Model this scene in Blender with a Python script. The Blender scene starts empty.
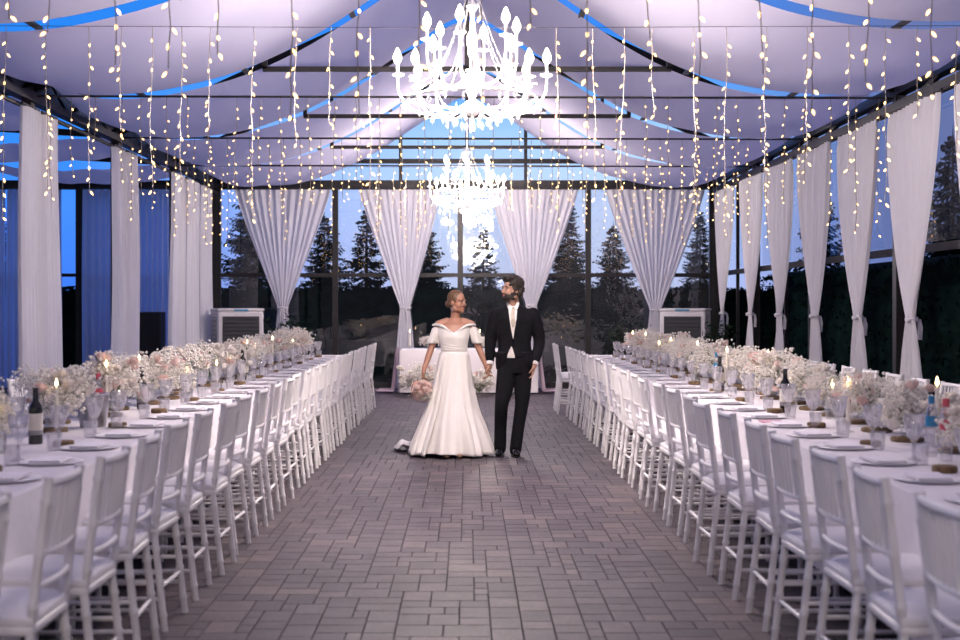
import bpy, math, random
import numpy as np
from mathutils import Vector, Matrix, Euler, noise as mnoise

random.seed(7)
S = bpy.context.scene
C = S.collection
PI = math.pi

# ------------------------------------------------------------------ camera
FPX = 1333.0
cam_d = bpy.data.cameras.new('camera')
cam = bpy.data.objects.new('camera', cam_d)
C.objects.link(cam)
cam.location = (0, 0, 1.5)
cam.rotation_euler = (PI / 2, 0, 0)
cam_d.sensor_width = 36.0
cam_d.lens = 36.0 * FPX / 960.0
cam_d.shift_x = 13.0 / 960.0
cam_d.shift_y = -15.0 / 960.0
cam_d.clip_start = 0.1
cam_d.clip_end = 300
cam_d.dof.use_dof = True
cam_d.dof.focus_distance = 13.4
cam_d.dof.aperture_fstop = 2.6
S.camera = cam

# ------------------------------------------------------------------ exposure
S.view_settings.view_transform = 'Standard'
S.view_settings.look = 'None'
S.view_settings.exposure = 0.12
S.view_settings.gamma = 1.0
S.view_settings.use_curve_mapping = False

# ------------------------------------------------------------------ dusk sky
world = bpy.data.worlds.new('dusk_sky')
S.world = world
world.use_nodes = True
wt = world.node_tree
for n in list(wt.nodes):
    wt.nodes.remove(n)
wo = wt.nodes.new('ShaderNodeOutputWorld')
bg = wt.nodes.new('ShaderNodeBackground')
tc = wt.nodes.new('ShaderNodeTexCoord')
sx = wt.nodes.new('ShaderNodeSeparateXYZ')
ra = wt.nodes.new('ShaderNodeValToRGB')     # towards the last light, right of the back wall
rb = wt.nodes.new('ShaderNodeValToRGB')     # away from it
mr = wt.nodes.new('ShaderNodeMapRange')
mx = wt.nodes.new('ShaderNodeMix')
mx.data_type = 'RGBA'
def ramp(node, stops):
    e = node.color_ramp.elements
    e[0].position, e[0].color = stops[0][0], (*stops[0][1], 1)
    e[1].position, e[1].color = stops[-1][0], (*stops[-1][1], 1)
    for p, c in stops[1:-1]:
        k = e.new(p)
        k.color = (*c, 1)
ramp(ra, [(0.0, (.6, .66, .95)), (.07, (.6, .74, 1.06)), (.125, (.40, .64, 1.06)), (.155, (.14, .42, 1.0)), (.2, (.04, .25, .88)), (.5, (.24, .33, .95)), (1.0, (.28, .34, .85))])
ramp(rb, [(0.0, (.05, .19, .85)), (.07, (.06, .27, 1.05)), (.13, (.03, .26, .95)), (.25, (.02, .22, .82)), (.5, (.2, .3, .95)), (1.0, (.28, .34, .85))])
# the afterglow sits just right of the back wall's middle and fades to both sides
sh = wt.nodes.new('ShaderNodeMath'); sh.operation = 'ADD'; sh.inputs[1].default_value = -.06
ab = wt.nodes.new('ShaderNodeMath'); ab.operation = 'ABSOLUTE'
mr.inputs['From Min'].default_value = .34
mr.inputs['From Max'].default_value = .08
bk = wt.nodes.new('ShaderNodeMapRange')      # sky dimmed behind the entrance to cut its blue light on near chairs
bk.inputs['From Min'].default_value = -.25
bk.inputs['From Max'].default_value = .15
mb_ = wt.nodes.new('ShaderNodeMix'); mb_.data_type = 'RGBA'
mb_.inputs[6].default_value = (.05, .05, .07, 1)
wt.links.new(tc.outputs['Generated'], sx.inputs[0])
wt.links.new(sx.outputs['Z'], ra.inputs[0])
wt.links.new(sx.outputs['Z'], rb.inputs[0])
wt.links.new(sx.outputs['X'], sh.inputs[0]); wt.links.new(sh.outputs[0], ab.inputs[0]); wt.links.new(ab.outputs[0], mr.inputs['Value'])
wt.links.new(mr.outputs[0], mx.inputs[0])
wt.links.new(rb.outputs[0], mx.inputs[6])
wt.links.new(ra.outputs[0], mx.inputs[7])
wt.links.new(sx.outputs['Y'], bk.inputs['Value']); wt.links.new(bk.outputs[0], mb_.inputs[0]); rd = wt.nodes.new('ShaderNodeMapRange')      # duller towards the right of the hall
rd.inputs['From Min'].default_value = .17
rd.inputs['From Max'].default_value = .3
rm = wt.nodes.new('ShaderNodeMix'); rm.data_type = 'RGBA'
rm.inputs[7].default_value = (.13, .18, .42, 1)
wt.links.new(sx.outputs['X'], rd.inputs['Value']); wt.links.new(rd.outputs[0], rm.inputs[0]); wt.links.new(mx.outputs[2], rm.inputs[6])
wt.links.new(rm.outputs[2], mb_.inputs[7]); wt.links.new(mb_.outputs[2], bg.inputs[0])
bg.inputs[1].default_value = 1.0
wt.links.new(bg.outputs[0], wo.inputs[0])

CHANDELIER_W = 830.0      # watts of each chandelier
FAIRY = 4.4               # emission of the fairy bulbs
BULB = 12.0               # emission of the chandelier bulbs

# ------------------------------------------------------------------ helpers
def nmat(name):
    m = bpy.data.materials.new(name)
    m.use_nodes = True
    nt = m.node_tree
    for n in list(nt.nodes):
        nt.nodes.remove(n)
    out = nt.nodes.new('ShaderNodeOutputMaterial')
    return m, nt, out

def pm(name, col, rough=.5, metal=0, var=.06, scale=12, bump=0, bscale=60, sheen=0, spec=.5, coat=0):
    """principled surface, its colour broken up by object-space noise"""
    m, nt, out = nmat(name)
    b = nt.nodes.new('ShaderNodeBsdfPrincipled')
    t = nt.nodes.new('ShaderNodeTexCoord')
    n = nt.nodes.new('ShaderNodeTexNoise')
    n.inputs['Scale'].default_value = scale
    n.inputs['Detail'].default_value = 3
    r = nt.nodes.new('ShaderNodeValToRGB')
    e = r.color_ramp.elements
    e[0].position, e[1].position = .3, .7
    e[0].color = (*[max(0, c * (1 - var)) for c in col], 1)
    e[1].color = (*[min(1, c * (1 + var)) for c in col], 1)
    nt.links.new(t.outputs['Object'], n.inputs['Vector'])
    nt.links.new(n.outputs['Fac'], r.inputs[0])
    nt.links.new(r.outputs[0], b.inputs['Base Color'])
    b.inputs['Roughness'].default_value = rough
    b.inputs['Metallic'].default_value = metal
    b.inputs['Specular IOR Level'].default_value = spec
    b.inputs['Sheen Weight'].default_value = sheen
    b.inputs['Coat Weight'].default_value = coat
    if bump:
        n2 = nt.nodes.new('ShaderNodeTexNoise')
        n2.inputs['Scale'].default_value = bscale
        bm = nt.nodes.new('ShaderNodeBump')
        bm.inputs['Strength'].default_value = bump
        bm.inputs['Distance'].default_value = .01
        nt.links.new(t.outputs['Object'], n2.inputs['Vector'])
        nt.links.new(n2.outputs['Fac'], bm.inputs['Height'])
        nt.links.new(bm.outputs[0], b.inputs['Normal'])
    nt.links.new(b.outputs[0], out.inputs[0])
    return m

def cloth_mat(name, col, trans=.3, weave=300):
    """thin cloth: diffuse both sides, some light comes through"""
    m, nt, out = nmat(name)
    d = nt.nodes.new('ShaderNodeBsdfDiffuse')
    l = nt.nodes.new('ShaderNodeBsdfTranslucent')
    x = nt.nodes.new('ShaderNodeMixShader')
    t = nt.nodes.new('ShaderNodeTexCoord')
    n = nt.nodes.new('ShaderNodeTexNoise')
    n.inputs['Scale'].default_value = weave
    r = nt.nodes.new('ShaderNodeValToRGB')
    r.color_ramp.elements[0].color = (*[c * .95 for c in col], 1)
    r.color_ramp.elements[1].color = (*[min(1, c * 1.04) for c in col], 1)
    nt.links.new(t.outputs['Object'], n.inputs['Vector'])
    nt.links.new(n.outputs['Fac'], r.inputs[0])
    nt.links.new(r.outputs[0], d.inputs[0])
    nt.links.new(r.outputs[0], l.inputs[0])
    x.inputs[0].default_value = trans
    nt.links.new(d.outputs[0], x.inputs[1])
    nt.links.new(l.outputs[0], x.inputs[2])
    nt.links.new(x.outputs[0], out.inputs[0])
    return m

def glass_mat(name, tint=(1, 1, 1), gloss=.12, rough=.03, bump=0, bscale=6, haze=0, hazecol=(.5, .5, .55), facing=True):
    """thin clear sheet or thin-walled vessel: see-through plus a mirror part"""
    m, nt, out = nmat(name)
    tr = nt.nodes.new('ShaderNodeBsdfTransparent')
    tr.inputs[0].default_value = (*tint, 1)
    g = nt.nodes.new('ShaderNodeBsdfGlossy')
    g.inputs['Roughness'].default_value = rough
    x = nt.nodes.new('ShaderNodeMixShader')
    t = nt.nodes.new('ShaderNodeTexCoord')
    if facing:
        lw = nt.nodes.new('ShaderNodeLayerWeight')
        lw.inputs[0].default_value = .35
        ma = nt.nodes.new('ShaderNodeMath')
        ma.operation = 'MULTIPLY_ADD'
        ma.inputs[1].default_value = .5
        ma.inputs[2].default_value = gloss
        ma.use_clamp = True
        nt.links.new(lw.outputs['Facing'], ma.inputs[0])
        nt.links.new(ma.outputs[0], x.inputs[0])
    else:
        x.inputs[0].default_value = gloss
    if bump:
        n = nt.nodes.new('ShaderNodeTexNoise')
        n.inputs['Scale'].default_value = bscale
        n.inputs['Detail'].default_value = 2
        n.inputs['Distortion'].default_value = 1.2
        bm = nt.nodes.new('ShaderNodeBump')
        bm.inputs['Strength'].default_value = bump
        bm.inputs['Distance'].default_value = .05
        nt.links.new(t.outputs['Object'], n.inputs['Vector'])
        nt.links.new(n.outputs['Fac'], bm.inputs['Height'])
        nt.links.new(bm.outputs[0], g.inputs['Normal'])
    nt.links.new(tr.outputs[0], x.inputs[1])
    nt.links.new(g.outputs[0], x.inputs[2])
    last = x
    if haze:
        d = nt.nodes.new('ShaderNodeBsdfDiffuse')
        d.inputs[0].default_value = (*hazecol, 1)
        x2 = nt.nodes.new('ShaderNodeMixShader')
        n2 = nt.nodes.new('ShaderNodeTexNoise')
        n2.inputs['Scale'].default_value = 1.3
        n2.inputs['Distortion'].default_value = 2
        m2 = nt.nodes.new('ShaderNodeMath')
        m2.operation = 'MULTIPLY'
        m2.inputs[1].default_value = haze * 2
        nt.links.new(t.outputs['Object'], n2.inputs['Vector'])
        nt.links.new(n2.outputs['Fac'], m2.inputs[0])
        nt.links.new(m2.outputs[0], x2.inputs[0])
        nt.links.new(x.outputs[0], x2.inputs[1])
        nt.links.new(d.outputs[0], x2.inputs[2])
        last = x2
    nt.links.new(last.outputs[0], out.inputs[0])
    return m

def emit_mat(name, col, strength):
    m, nt, out = nmat(name)
    e = nt.nodes.new('ShaderNodeEmission')
    e.inputs[0].default_value = (*col, 1)
    e.inputs[1].default_value = strength
    nt.links.new(e.outputs[0], out.inputs[0])
    return m

class MB:
    def __init__(s):
        s.v, s.f, s.m = [], [], []
        s.mi = 0
    def add(s, verts, faces):
        o = len(s.v)
        s.v += [tuple(p) for p in verts]
        s.f += [tuple(i + o for i in f) for f in faces]
        s.m += [s.mi] * len(faces)
        return s
    def box(s, c, d, rot=0, M=None):
        hx, hy, hz = d[0] / 2, d[1] / 2, d[2] / 2
        pts = [Vector((x, y, z)) for x in (-hx, hx) for y in (-hy, hy) for z in (-hz, hz)]
        if rot:
            R = Matrix.Rotation(rot, 3, 'Z'); pts = [R @ p for p in pts]
        if M is not None:
            pts = [M @ p for p in pts]
        pts = [p + Vector(c) for p in pts]
        return s.add(pts, [(0, 1, 3, 2), (4, 6, 7, 5), (0, 4, 5, 1), (2, 3, 7, 6), (0, 2, 6, 4), (1, 5, 7, 3)])
    def bar(s, a, b, w, h):
        """box beam from a to b"""
        a, b = Vector(a), Vector(b)
        z = (b - a).normalized()
        x = z.cross(Vector((0, 0, 1)))
        if x.length < 1e-4: x = Vector((1, 0, 0))
        x.normalize(); y = x.cross(z).normalized()
        o = [(-w/2, -h/2), (w/2, -h/2), (w/2, h/2), (-w/2, h/2)]
        pts = [a + x*p + y*q for p, q in o] + [b + x*p + y*q for p, q in o]
        return s.add(pts, [(3, 2, 1, 0), (4, 5, 6, 7), (0, 1, 5, 4), (1, 2, 6, 5), (2, 3, 7, 6), (3, 0, 4, 7)])
    def tube(s, pts, radii, n=8, cap=True, flat=None):
        """swept tube through pts; flat = (sx, sy) squashes the ring along its two axes"""
        pts = [Vector(p) for p in pts]
        if not hasattr(radii, '__len__'): radii = [radii] * len(pts)
        V = []
        t0 = (pts[1] - pts[0]).normalized()
        up = Vector((0, 1, 0)) if abs(t0.y) < .9 else Vector((1, 0, 0))
        x = t0.cross(up).normalized()
        for i, p in enumerate(pts):
            if i == 0: t = pts[1] - pts[0]
            elif i == len(pts) - 1: t = pts[-1] - pts[-2]
            else: t = pts[i + 1] - pts[i - 1]
            t.normalize()
            x = (x - t * x.dot(t)).normalized()
            y = t.cross(x)
            fx, fy = flat if flat else (1, 1)
            for k in range(n):
                a = 2 * PI * k / n
                V.append(p + x * (math.cos(a) * radii[i] * fx) + y * (math.sin(a) * radii[i] * fy))
        F = []
        for i in range(len(pts) - 1):
            for k in range(n):
                k2 = (k + 1) % n
                F.append((i*n + k, i*n + k2, (i+1)*n + k2, (i+1)*n + k))
        if cap:
            F.append(tuple(reversed(range(n))))
            F.append(tuple((len(pts)-1)*n + k for k in range(n)))
        return s.add(V, F)
    def lathe(s, prof, n=16, c=(0, 0, 0), cap=True):
        V = [(c[0] + r*math.cos(2*PI*k/n), c[1] + r*math.sin(2*PI*k/n), c[2] + z) for r, z in prof for k in range(n)]
        F = []
        for i in range(len(prof) - 1):
            for k in range(n):
                k2 = (k+1) % n
                F.append((i*n + k, i*n + k2, (i+1)*n + k2, (i+1)*n + k))
        if cap:
            F.append(tuple(reversed(range(n))))
            F.append(tuple((len(prof)-1)*n + k for k in range(n)))
        return s.add(V, F)
    def ell(s, c, r, nu=12, nv=8, M=None):
        c = Vector(c)
        V = [Vector((0, 0, -r[2]))]
        for j in range(1, nv):
            ph = -PI/2 + PI*j/nv
            for i in range(nu):
                th = 2*PI*i/nu
                V.append(Vector((r[0]*math.cos(ph)*math.cos(th), r[1]*math.cos(ph)*math.sin(th), r[2]*math.sin(ph))))
        V.append(Vector((0, 0, r[2])))
        if M is not None: V = [M @ p for p in V]
        V = [p + c for p in V]
        F = []
        for i in range(nu):
            F.append((0, 1 + (i+1) % nu, 1 + i))
        for j in range(nv - 2):
            for i in range(nu):
                a = 1 + j*nu
                F.append((a+i, a+(i+1) % nu, a+nu+(i+1) % nu, a+nu+i))
        t = len(V) - 1; a = 1 + (nv-2)*nu
        for i in range(nu):
            F.append((a+i, a+(i+1) % nu, t))
        return s.add(V, F)
    def loft(s, rings, n=20):
        """stack of horizontal ellipses (x, y, z, rx, ry[, power])"""
        V = []
        for R in rings:
            x, y, z, rx, ry = R[:5]
            pw = R[5] if len(R) > 5 else 1
            for k in range(n):
                a = 2*PI*k/n
                ca, sa = math.cos(a), math.sin(a)
                V.append((x + rx*math.copysign(abs(ca)**pw, ca), y + ry*math.copysign(abs(sa)**pw, sa), z))
        F = []
        for i in range(len(rings)-1):
            for k in range(n):
                k2 = (k+1) % n
                F.append((i*n+k, i*n+k2, (i+1)*n+k2, (i+1)*n+k))
        F.append(tuple(reversed(range(n)))); F.append(tuple((len(rings)-1)*n+k for k in range(n)))
        return s.add(V, F)
    def grid(s, fn, nu, nv):
        V = [fn(i/nu, j/nv) for j in range(nv+1) for i in range(nu+1)]
        F = [(j*(nu+1)+i, j*(nu+1)+i+1, (j+1)*(nu+1)+i+1, (j+1)*(nu+1)+i) for j in range(nv) for i in range(nu)]
        return s.add(V, F)
    def octa(s, c, r, h=None):
        h = h or r
        x, y, z = c
        return s.add([(x+r, y, z), (x, y+r, z), (x-r, y, z), (x, y-r, z), (x, y, z+h), (x, y, z-h)],
                     [(0, 1, 4), (1, 2, 4), (2, 3, 4), (3, 0, 4), (1, 0, 5), (2, 1, 5), (3, 2, 5), (0, 3, 5)])
    def mesh(s, name, mats, smooth=True):
        me = bpy.data.meshes.new(name)
        me.from_pydata(s.v, [], s.f)
        if not isinstance(mats, (list, tuple)): mats = [mats]
        for m in mats: me.materials.append(m)
        if len(mats) > 1: me.polygons.foreach_set('material_index', s.m)
        if smooth:
            me.polygons.foreach_set('use_smooth', [True]*len(me.polygons))
            me.update()
            try: me.set_sharp_from_angle(angle=math.radians(40))
            except Exception: pass
        me.update()
        return me
    def build(s, name, mats, parent=None, smooth=True, bevel=0, solid=0, kind=None, loc=None):
        o = bpy.data.objects.new(name, s.mesh(name, mats, smooth))
        C.objects.link(o)
        if parent: o.parent = parent
        if bevel:
            b = o.modifiers.new('b', 'BEVEL'); b.width = bevel; b.segments = 2; b.limit_method = 'ANGLE'
        if solid:
            b = o.modifiers.new('s', 'SOLIDIFY'); b.thickness = solid; b.offset = 0
        if kind: o['kind'] = kind
        if loc: o.location = loc
        return o

def tag(o, label, cat, group=None, kind=None):
    o['label'] = label; o['category'] = cat
    if group: o['group'] = group
    if kind: o['kind'] = kind
    return o
def empty(name, label, cat, loc=(0, 0, 0), rz=0, group=None):
    o = bpy.data.objects.new(name, None)
    C.objects.link(o)
    o.location = loc; o.rotation_euler = (0, 0, rz)
    o.empty_display_size = .1
    return tag(o, label, cat, group)
def struct(o):
    o['kind'] = 'structure'; return o
def dup(root, loc, rz=0, label=None, scale=1, group=None):
    """copy of a thing with copies of its parts and their sub-parts"""
    r = root.copy(); C.objects.link(r)
    r.location = loc; r.rotation_euler = (0, 0, rz); r.scale = (scale,)*3
    if label: r['label'] = label
    if group: r['group'] = group
    for ch in list(KIDS(root)):
        c = ch.copy(); C.objects.link(c); c.parent = r
        for g in list(KIDS(ch)):
            d = g.copy(); C.objects.link(d); d.parent = c
    return r
_kids = {}
def KIDS(o):
    if o.name not in _kids: _kids[o.name] = [c for c in o.children]
    return _kids[o.name]
ORD = ['first', 'second', 'third', 'fourth', 'fifth', 'sixth', 'seventh', 'eighth', 'ninth', 'tenth', 'eleventh', 'twelfth',
       'thirteenth', 'fourteenth', 'fifteenth', 'sixteenth', 'seventeenth', 'eighteenth', 'nineteenth', 'twentieth',
       'twenty-first', 'twenty-second', 'twenty-third', 'twenty-fourth', 'twenty-fifth', 'twenty-sixth', 'twenty-seventh', 'twenty-eighth', 'twenty-ninth', 'thirtieth']
def H2(a, b=0, c=0):
    """a repeatable random number 0..1"""
    x = math.sin(a*12.9898 + b*78.233 + c*37.719) * 43758.5453
    return x - math.floor(x)

# ------------------------------------------------------------------ materials
M = {}
M['steel'] = pm('dark_steel', (.02, .018, .02), .45, .3, .2)
M['curtain'] = cloth_mat('white_voile', (.9, .88, .91), .36)
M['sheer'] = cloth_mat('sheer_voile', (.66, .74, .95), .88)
M['drape'] = cloth_mat('ceiling_fabric', (.78, .74, .85), .5)
M['cloth'] = pm('table_linen', (.76, .72, .75), .85, 0, .03, 30, .15, 200, .2)
M['napkin'] = pm('napkin_linen', (.82, .79, .84), .9, 0, .04, 40, .2, 300)
M['pinknap'] = pm('pink_card', (.6, .32, .4), .8)
M['chair'] = pm('white_lacquer', (.82, .8, .8), .35, 0, .03, 8)
M['cushion'] = pm('cushion_cotton', (.83, .81, .82), .9, 0, .03, 20, .2, 150, .2)
M['china'] = pm('white_china', (.86, .84, .87), .4, 0, .01, spec=.12)
M['glass'] = glass_mat('clear_crystal', (.98, .98, .99), .1, .06, haze=.1, hazecol=(.9, .88, .92))
M['vase'] = glass_mat('clear_vase', (.97, .98, .97), .06, .05)
M['wood'] = pm('bark_slice', (.15, .09, .04), .7, 0, .3, 30)
M['wax'] = pm('candle_wax', (.85, .8, .68), .5, 0, .03)
M['flame'] = emit_mat('candle_flame', (1, .68, .32), 14)
M['bottle'] = pm('dark_bottle_glass', (.012, .012, .012), .08, 0, .1, coat=.5)
M['paper'] = pm('bottle_label', (.72, .68, .6), .8)
M['greyband'] = pm('label_grey_band', (.3, .29, .3), .8)
M['blue'] = pm('blue_plastic', (.03, .22, .42), .4)
M['red'] = pm('red_plastic', (.6, .09, .13), .4)
M['metal'] = pm('brushed_metal', (.45, .44, .46), .35, .9, .08)
M['breath'] = cloth_mat('white_blossom', (.92, .89, .84), .38, 50)
M['stem'] = pm('flower_stem', (.17, .22, .1), .8, 0, .2)
M['leaf'] = pm('dark_leaf', (.02, .045, .025), .6, 0, .4, 15, spec=.2)
M['rose_w'] = cloth_mat('white_rose', (.88, .83, .77), .3, 40)
M['rose_p'] = cloth_mat('pink_rose', (.86, .68, .62), .3, 40)
M['rose_c'] = cloth_mat('coral_rose', (.78, .5, .44), .3, 40)
M['pot'] = pm('dark_pot', (.03, .03, .035), .7)
M['chiffon'] = cloth_mat('pink_chiffon', (.62, .48, .56), .35)
M['cooler'] = pm('cooler_casing', (.62, .6, .64), .4, 0, .04)
M['grille'] = pm('cooler_grille', (.02, .022, .03), .5)
M['needle'] = pm('conifer_needles', (.011, .03, .028), .9, 0, .5, 3, spec=.05)
M['trunk'] = pm('conifer_bark', (.035, .028, .022), .9, 0, .3)
M['hedge'] = pm('hedge_leaves', (.004, .012, .010), .95, 0, .5, 4, spec=.03)
M['ground'] = pm('night_grass', (.015, .025, .015), .95, 0, .4, 2, .5, 20)
M['fairy'] = emit_mat('fairy_bulb', (1, .6, .24), FAIRY)
M['wire'] = pm('clear_wire', (.26, .22, .18), .3, 0, .05)
M['bulb'] = emit_mat('chandelier_bulb', (1, .86, .66), BULB)
M['white_metal'] = pm('white_chandelier_metal', (.85, .84, .82), .3, 0, .03)
M['crystal'] = glass_mat('cut_crystal', (.95, .95, .97), .35, .12, haze=.3, hazecol=(.6, .6, .6))
M['film_l'] = glass_mat('clear_film', (.93, .94, .96), .12, .01, .004, 1.2, 0, facing=False)
M['film_r'] = glass_mat('crinkled_film', (.9, .91, .94), .15, .02, .09, 3.5, .04, (.55, .55, .6), facing=False)
M['skin_b'] = pm('tanned_skin', (.38, .185, .12), .5, 0, .06, 20)
M['skin_g'] = pm('olive_skin', (.42, .235, .165), .5, 0, .06, 20)
M['lip'] = pm('lips', (.42, .12, .1), .4)
M['hair_b'] = pm('blonde_hair', (.13, .068, .032), .5, 0, .3, 60)
M['hair_g'] = pm('dark_brown_hair', (.022, .014, .01), .6, 0, .4, 60, .6, 90)
M['eyewhite'] = pm('eye_white', (.22, .19, .18), .5)
M['iris'] = pm('iris', (.04, .025, .015), .2)
M['suit'] = pm('midnight_suit', (.005, .005, .0075), .85, 0, .15, 80, .1, 400, 0, .2)
M['shirt'] = pm('white_shirt', (.78, .75, .74), .8)
M['vest'] = pm('cream_waistcoat', (.74, .69, .64), .7, 0, .04, 40)
M['tie'] = pm('champagne_tie', (.46, .39, .31), .4, 0, .15, 120)
M['shoe'] = pm('black_patent', (.008, .008, .009), .12, 0, .1)
M['satin'] = pm('ivory_satin', (.83, .79, .75), .33, 0, .02, 6, .08, 12, .2, .5)
M['bshoe'] = pm('bronze_shoe', (.2, .12, .08), .3, .3)

# floor: concrete pavers in mixed sizes; each paver takes its own tone
def paver_mat():
    m, nt, out = nmat('concrete_pavers')
    b = nt.nodes.new('ShaderNodeBsdfPrincipled')
    t = nt.nodes.new('ShaderNodeTexCoord')
    g = nt.nodes.new('ShaderNodeNewGeometry')
    r1 = nt.nodes.new('ShaderNodeValToRGB')
    ramp(r1, [(0, (.07, .058, .068)), (.5, (.092, .076, .086)), (.85, (.112, .09, .098)), (1, (.145, .115, .117))])
    nt.links.new(g.outputs['Random Per Island'], r1.inputs[0])
    prev = r1.outputs[0]
    bump = None
    for sc, lo, hi, p0, p1 in ((.8, .78, 1.12, .3, .7), (45, .8, 1.15, .3, .7), (7, .86, 1.1, .35, .65)):
        n = nt.nodes.new('ShaderNodeTexNoise'); n.inputs['Scale'].default_value = sc; n.inputs['Detail'].default_value = 4
        r = nt.nodes.new('ShaderNodeValToRGB')
        ramp(r, [(p0, (lo,)*3), (p1, (hi,)*3)])
        x = nt.nodes.new('ShaderNodeMix'); x.data_type = 'RGBA'; x.blend_type = 'MULTIPLY'; x.inputs[0].default_value = 1
        nt.links.new(t.outputs['Object'], n.inputs['Vector']); nt.links.new(n.outputs['Fac'], r.inputs[0])
        nt.links.new(prev, x.inputs[6]); nt.links.new(r.outputs[0], x.inputs[7])
        prev = x.outputs[2]
        if sc == 45: bump = n
    nt.links.new(prev, b.inputs['Base Color'])
    b.inputs['Roughness'].default_value = .6
    b.inputs['Specular IOR Level'].default_value = .35
    bm = nt.nodes.new('ShaderNodeBump'); bm.inputs['Strength'].default_value = .25; bm.inputs['Distance'].default_value = .006
    nt.links.new(bump.outputs['Fac'], bm.inputs['Height']); nt.links.new(bm.outputs[0], b.inputs['Normal'])
    nt.links.new(b.outputs[0], out.inputs[0])
    return m
M['paver'] = paver_mat()
M['joint'] = pm('sand_joint', (.03, .025, .029), .95, 0, .3, 30)
def pave(x0, x1, y0, y1):
    """greedy random packing of small, middle and large pavers, laid dead flat"""
    c = .0735
    nx, ny = int((x1-x0)/c), int((y1-y0)/c)
    used_ = np.zeros((ny+4, nx+4), bool); used_[ny:, :] = True; used_[:, nx:] = True
    rnd = random.Random(11); mb = MB(); g = .0022
    sizes = [(2, 3), (2, 3), (2, 2), (3, 3), (2, 2), (3, 2), (2, 3)]
    for j in range(ny):
        for i in range(nx):
            if used_[j, i]: continue
            opt = sizes[:]; rnd.shuffle(opt)
            for w, h in opt + [(2, 1), (1, 2), (1, 1)]:
                if not used_[j:j+h, i:i+w].any(): break
            used_[j:j+h, i:i+w] = True
            a, b_, p, q = x0 + i*c + g, x0 + (i+w)*c - g, y0 + j*c + g, y0 + (j+h)*c - g
            e = .002; z = -.004
            mb.add([(a, p, z), (b_, p, z), (b_, q, z), (a, q, z), (a+e, p+e, 0), (b_-e, p+e, 0), (b_-e, q-e, 0), (a+e, q-e, 0)],
                   [(4, 5, 6, 7), (0, 1, 5, 4), (1, 2, 6, 5), (2, 3, 7, 6), (3, 0, 4, 7)])
    return mb

# ================================================================== SETTING
XL, XR, YB = -4.5, 4.43, 24.1
TR = [3.5, 6.95, 10.4, 13.85, 17.3, 20.7]         # depths of the roof trusses
fl = struct(pave(-10.4, 5.4, -2.5, 24.9).build('floor', M['paver'], smooth=False))
struct(MB().box((-2.5, 11.2, -.055), (15.9, 27.6, .1)).build('floor_bed', M['joint'], parent=fl, smooth=False))
struct(MB().box((0, 30, -.2), (120, 90, .2)).build('ground', M['ground'], smooth=False))
_tn = [0]
def trim(mb, mat=None, **k):
    _tn[0] += 1
    return struct(mb.build('trim_%d' % _tn[0], mat or M['steel'], smooth=False, **k))
# side posts
for y in TR[1:] + [YB]:
    trim(MB().box((XR + .06, y, 1.9), (.1, .12, 3.8)))
    trim(MB().box((XL - .06, y, 1.9), (.1, .12, 3.8)))
# eave trusses along the two sides
def eave(x, lo, hi):
    a = MB()
    a.bar((x, 3.0, hi), (x, YB, hi), .12, .1); a.bar((x, 3.0, lo), (x, YB, lo), .12, .08)
    y = 3.0
    while y < YB - .8:
        a.bar((x, y, lo), (x, y + .86, hi), .05, .05)
        a.bar((x, y + .86, hi), (x, y + 1.72, lo), .05, .05)
        y += 1.72
    return trim(a)
eave(XL - .02, 3.64, 3.96)
trim(MB().bar((XL - .02, 3.0, 3.8), (XL - .02, YB, 3.8), .05, .3))
eave(XR + .05, 3.56, 3.72)
trim(MB().tube([(XL, 3, 3.52), (XL, YB, 3.52)], .025))
trim(MB().tube([(XR, 3, 3.5), (XR, YB, 3.5)], .02))
trim(MB().bar((XR + .12, 3, 2.06), (XR + .12, YB, 2.06), .06, .08))
# trusses: rafters, collar tie, hangers
for i, y in enumerate(TR):
    t = MB()
    for s in (-1, 1):
        xe = XR if s > 0 else XL
        t.bar((xe, y, 3.75), (0, y, 5.8), .08, .1)
        t.bar((s*2.1, y, 3.95), (s*2.1, y, 4.75), .05, .05)
    t.bar((-2.12, y, 3.95), (2.12, y, 3.95), .05, .05)
    t.bar((0, y, 3.95), (0, y, 5.8), .05, .05)
    trim(t)
    if y > 11: trim(MB().tube([(XL, y, 3.67), (XR, y, 3.65)], .012, 6))
# back wall: frame and panes
wf = MB()
wf.bar((XL, YB, 3.67), (XR, YB, 3.67), .14, .16)
wf.bar((-2.4, YB, 4.1), (2.4, YB, 4.1), .08, .08)
wf.bar((XL, YB, 2.04), (XR, YB, 2.04), .07, .07)
wf.bar((XL, YB, .05), (XR, YB, .05), .1, .1)
MX = [-4.5, -2.38, -.12, 2.19, 4.43]
for x in MX: wf.bar((x, YB, 0), (x, YB, 3.67), .1, .1)
for x in (-1.2, 0, 1.06): wf.bar((x, YB, 3.7), (x, YB, 4.9 if x else 5.7), .06, .06)
for s in (-1, 1): wf.bar((XR if s > 0 else XL, YB, 3.75), (0, YB, 5.8), .1, .1)
struct(wf.build('wall_back', M['steel'], smooth=False))
for i in range(4):
    w = MB().grid(lambda u, v, a=MX[i], b=MX[i+1]: (a + .05 + (b-a-.1)*u, YB + .01, .1 + 3.5*v), 1, 1)
    struct(w.build('window_%d' % (i+1), M['film_l'] if i < 2 else M['film_r'], smooth=False))
# film panes along the right side, above the rail
wn = 5
for a, b in zip(TR[1:], TR[2:] + [YB]):
    trim(MB().bar((XR + .12, (a+b)/2, 0), (XR + .12, (a+b)/2, 3.6), .05, .05))
    w = MB().grid(lambda u, v, a=a, b=b: (XR + .14, a + .07 + (b-a-.14)*u, 2.12 + 1.4*v), 1, 1)
    struct(w.build('window_%d' % wn, M['film_l'], smooth=False)); wn += 1
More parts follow.
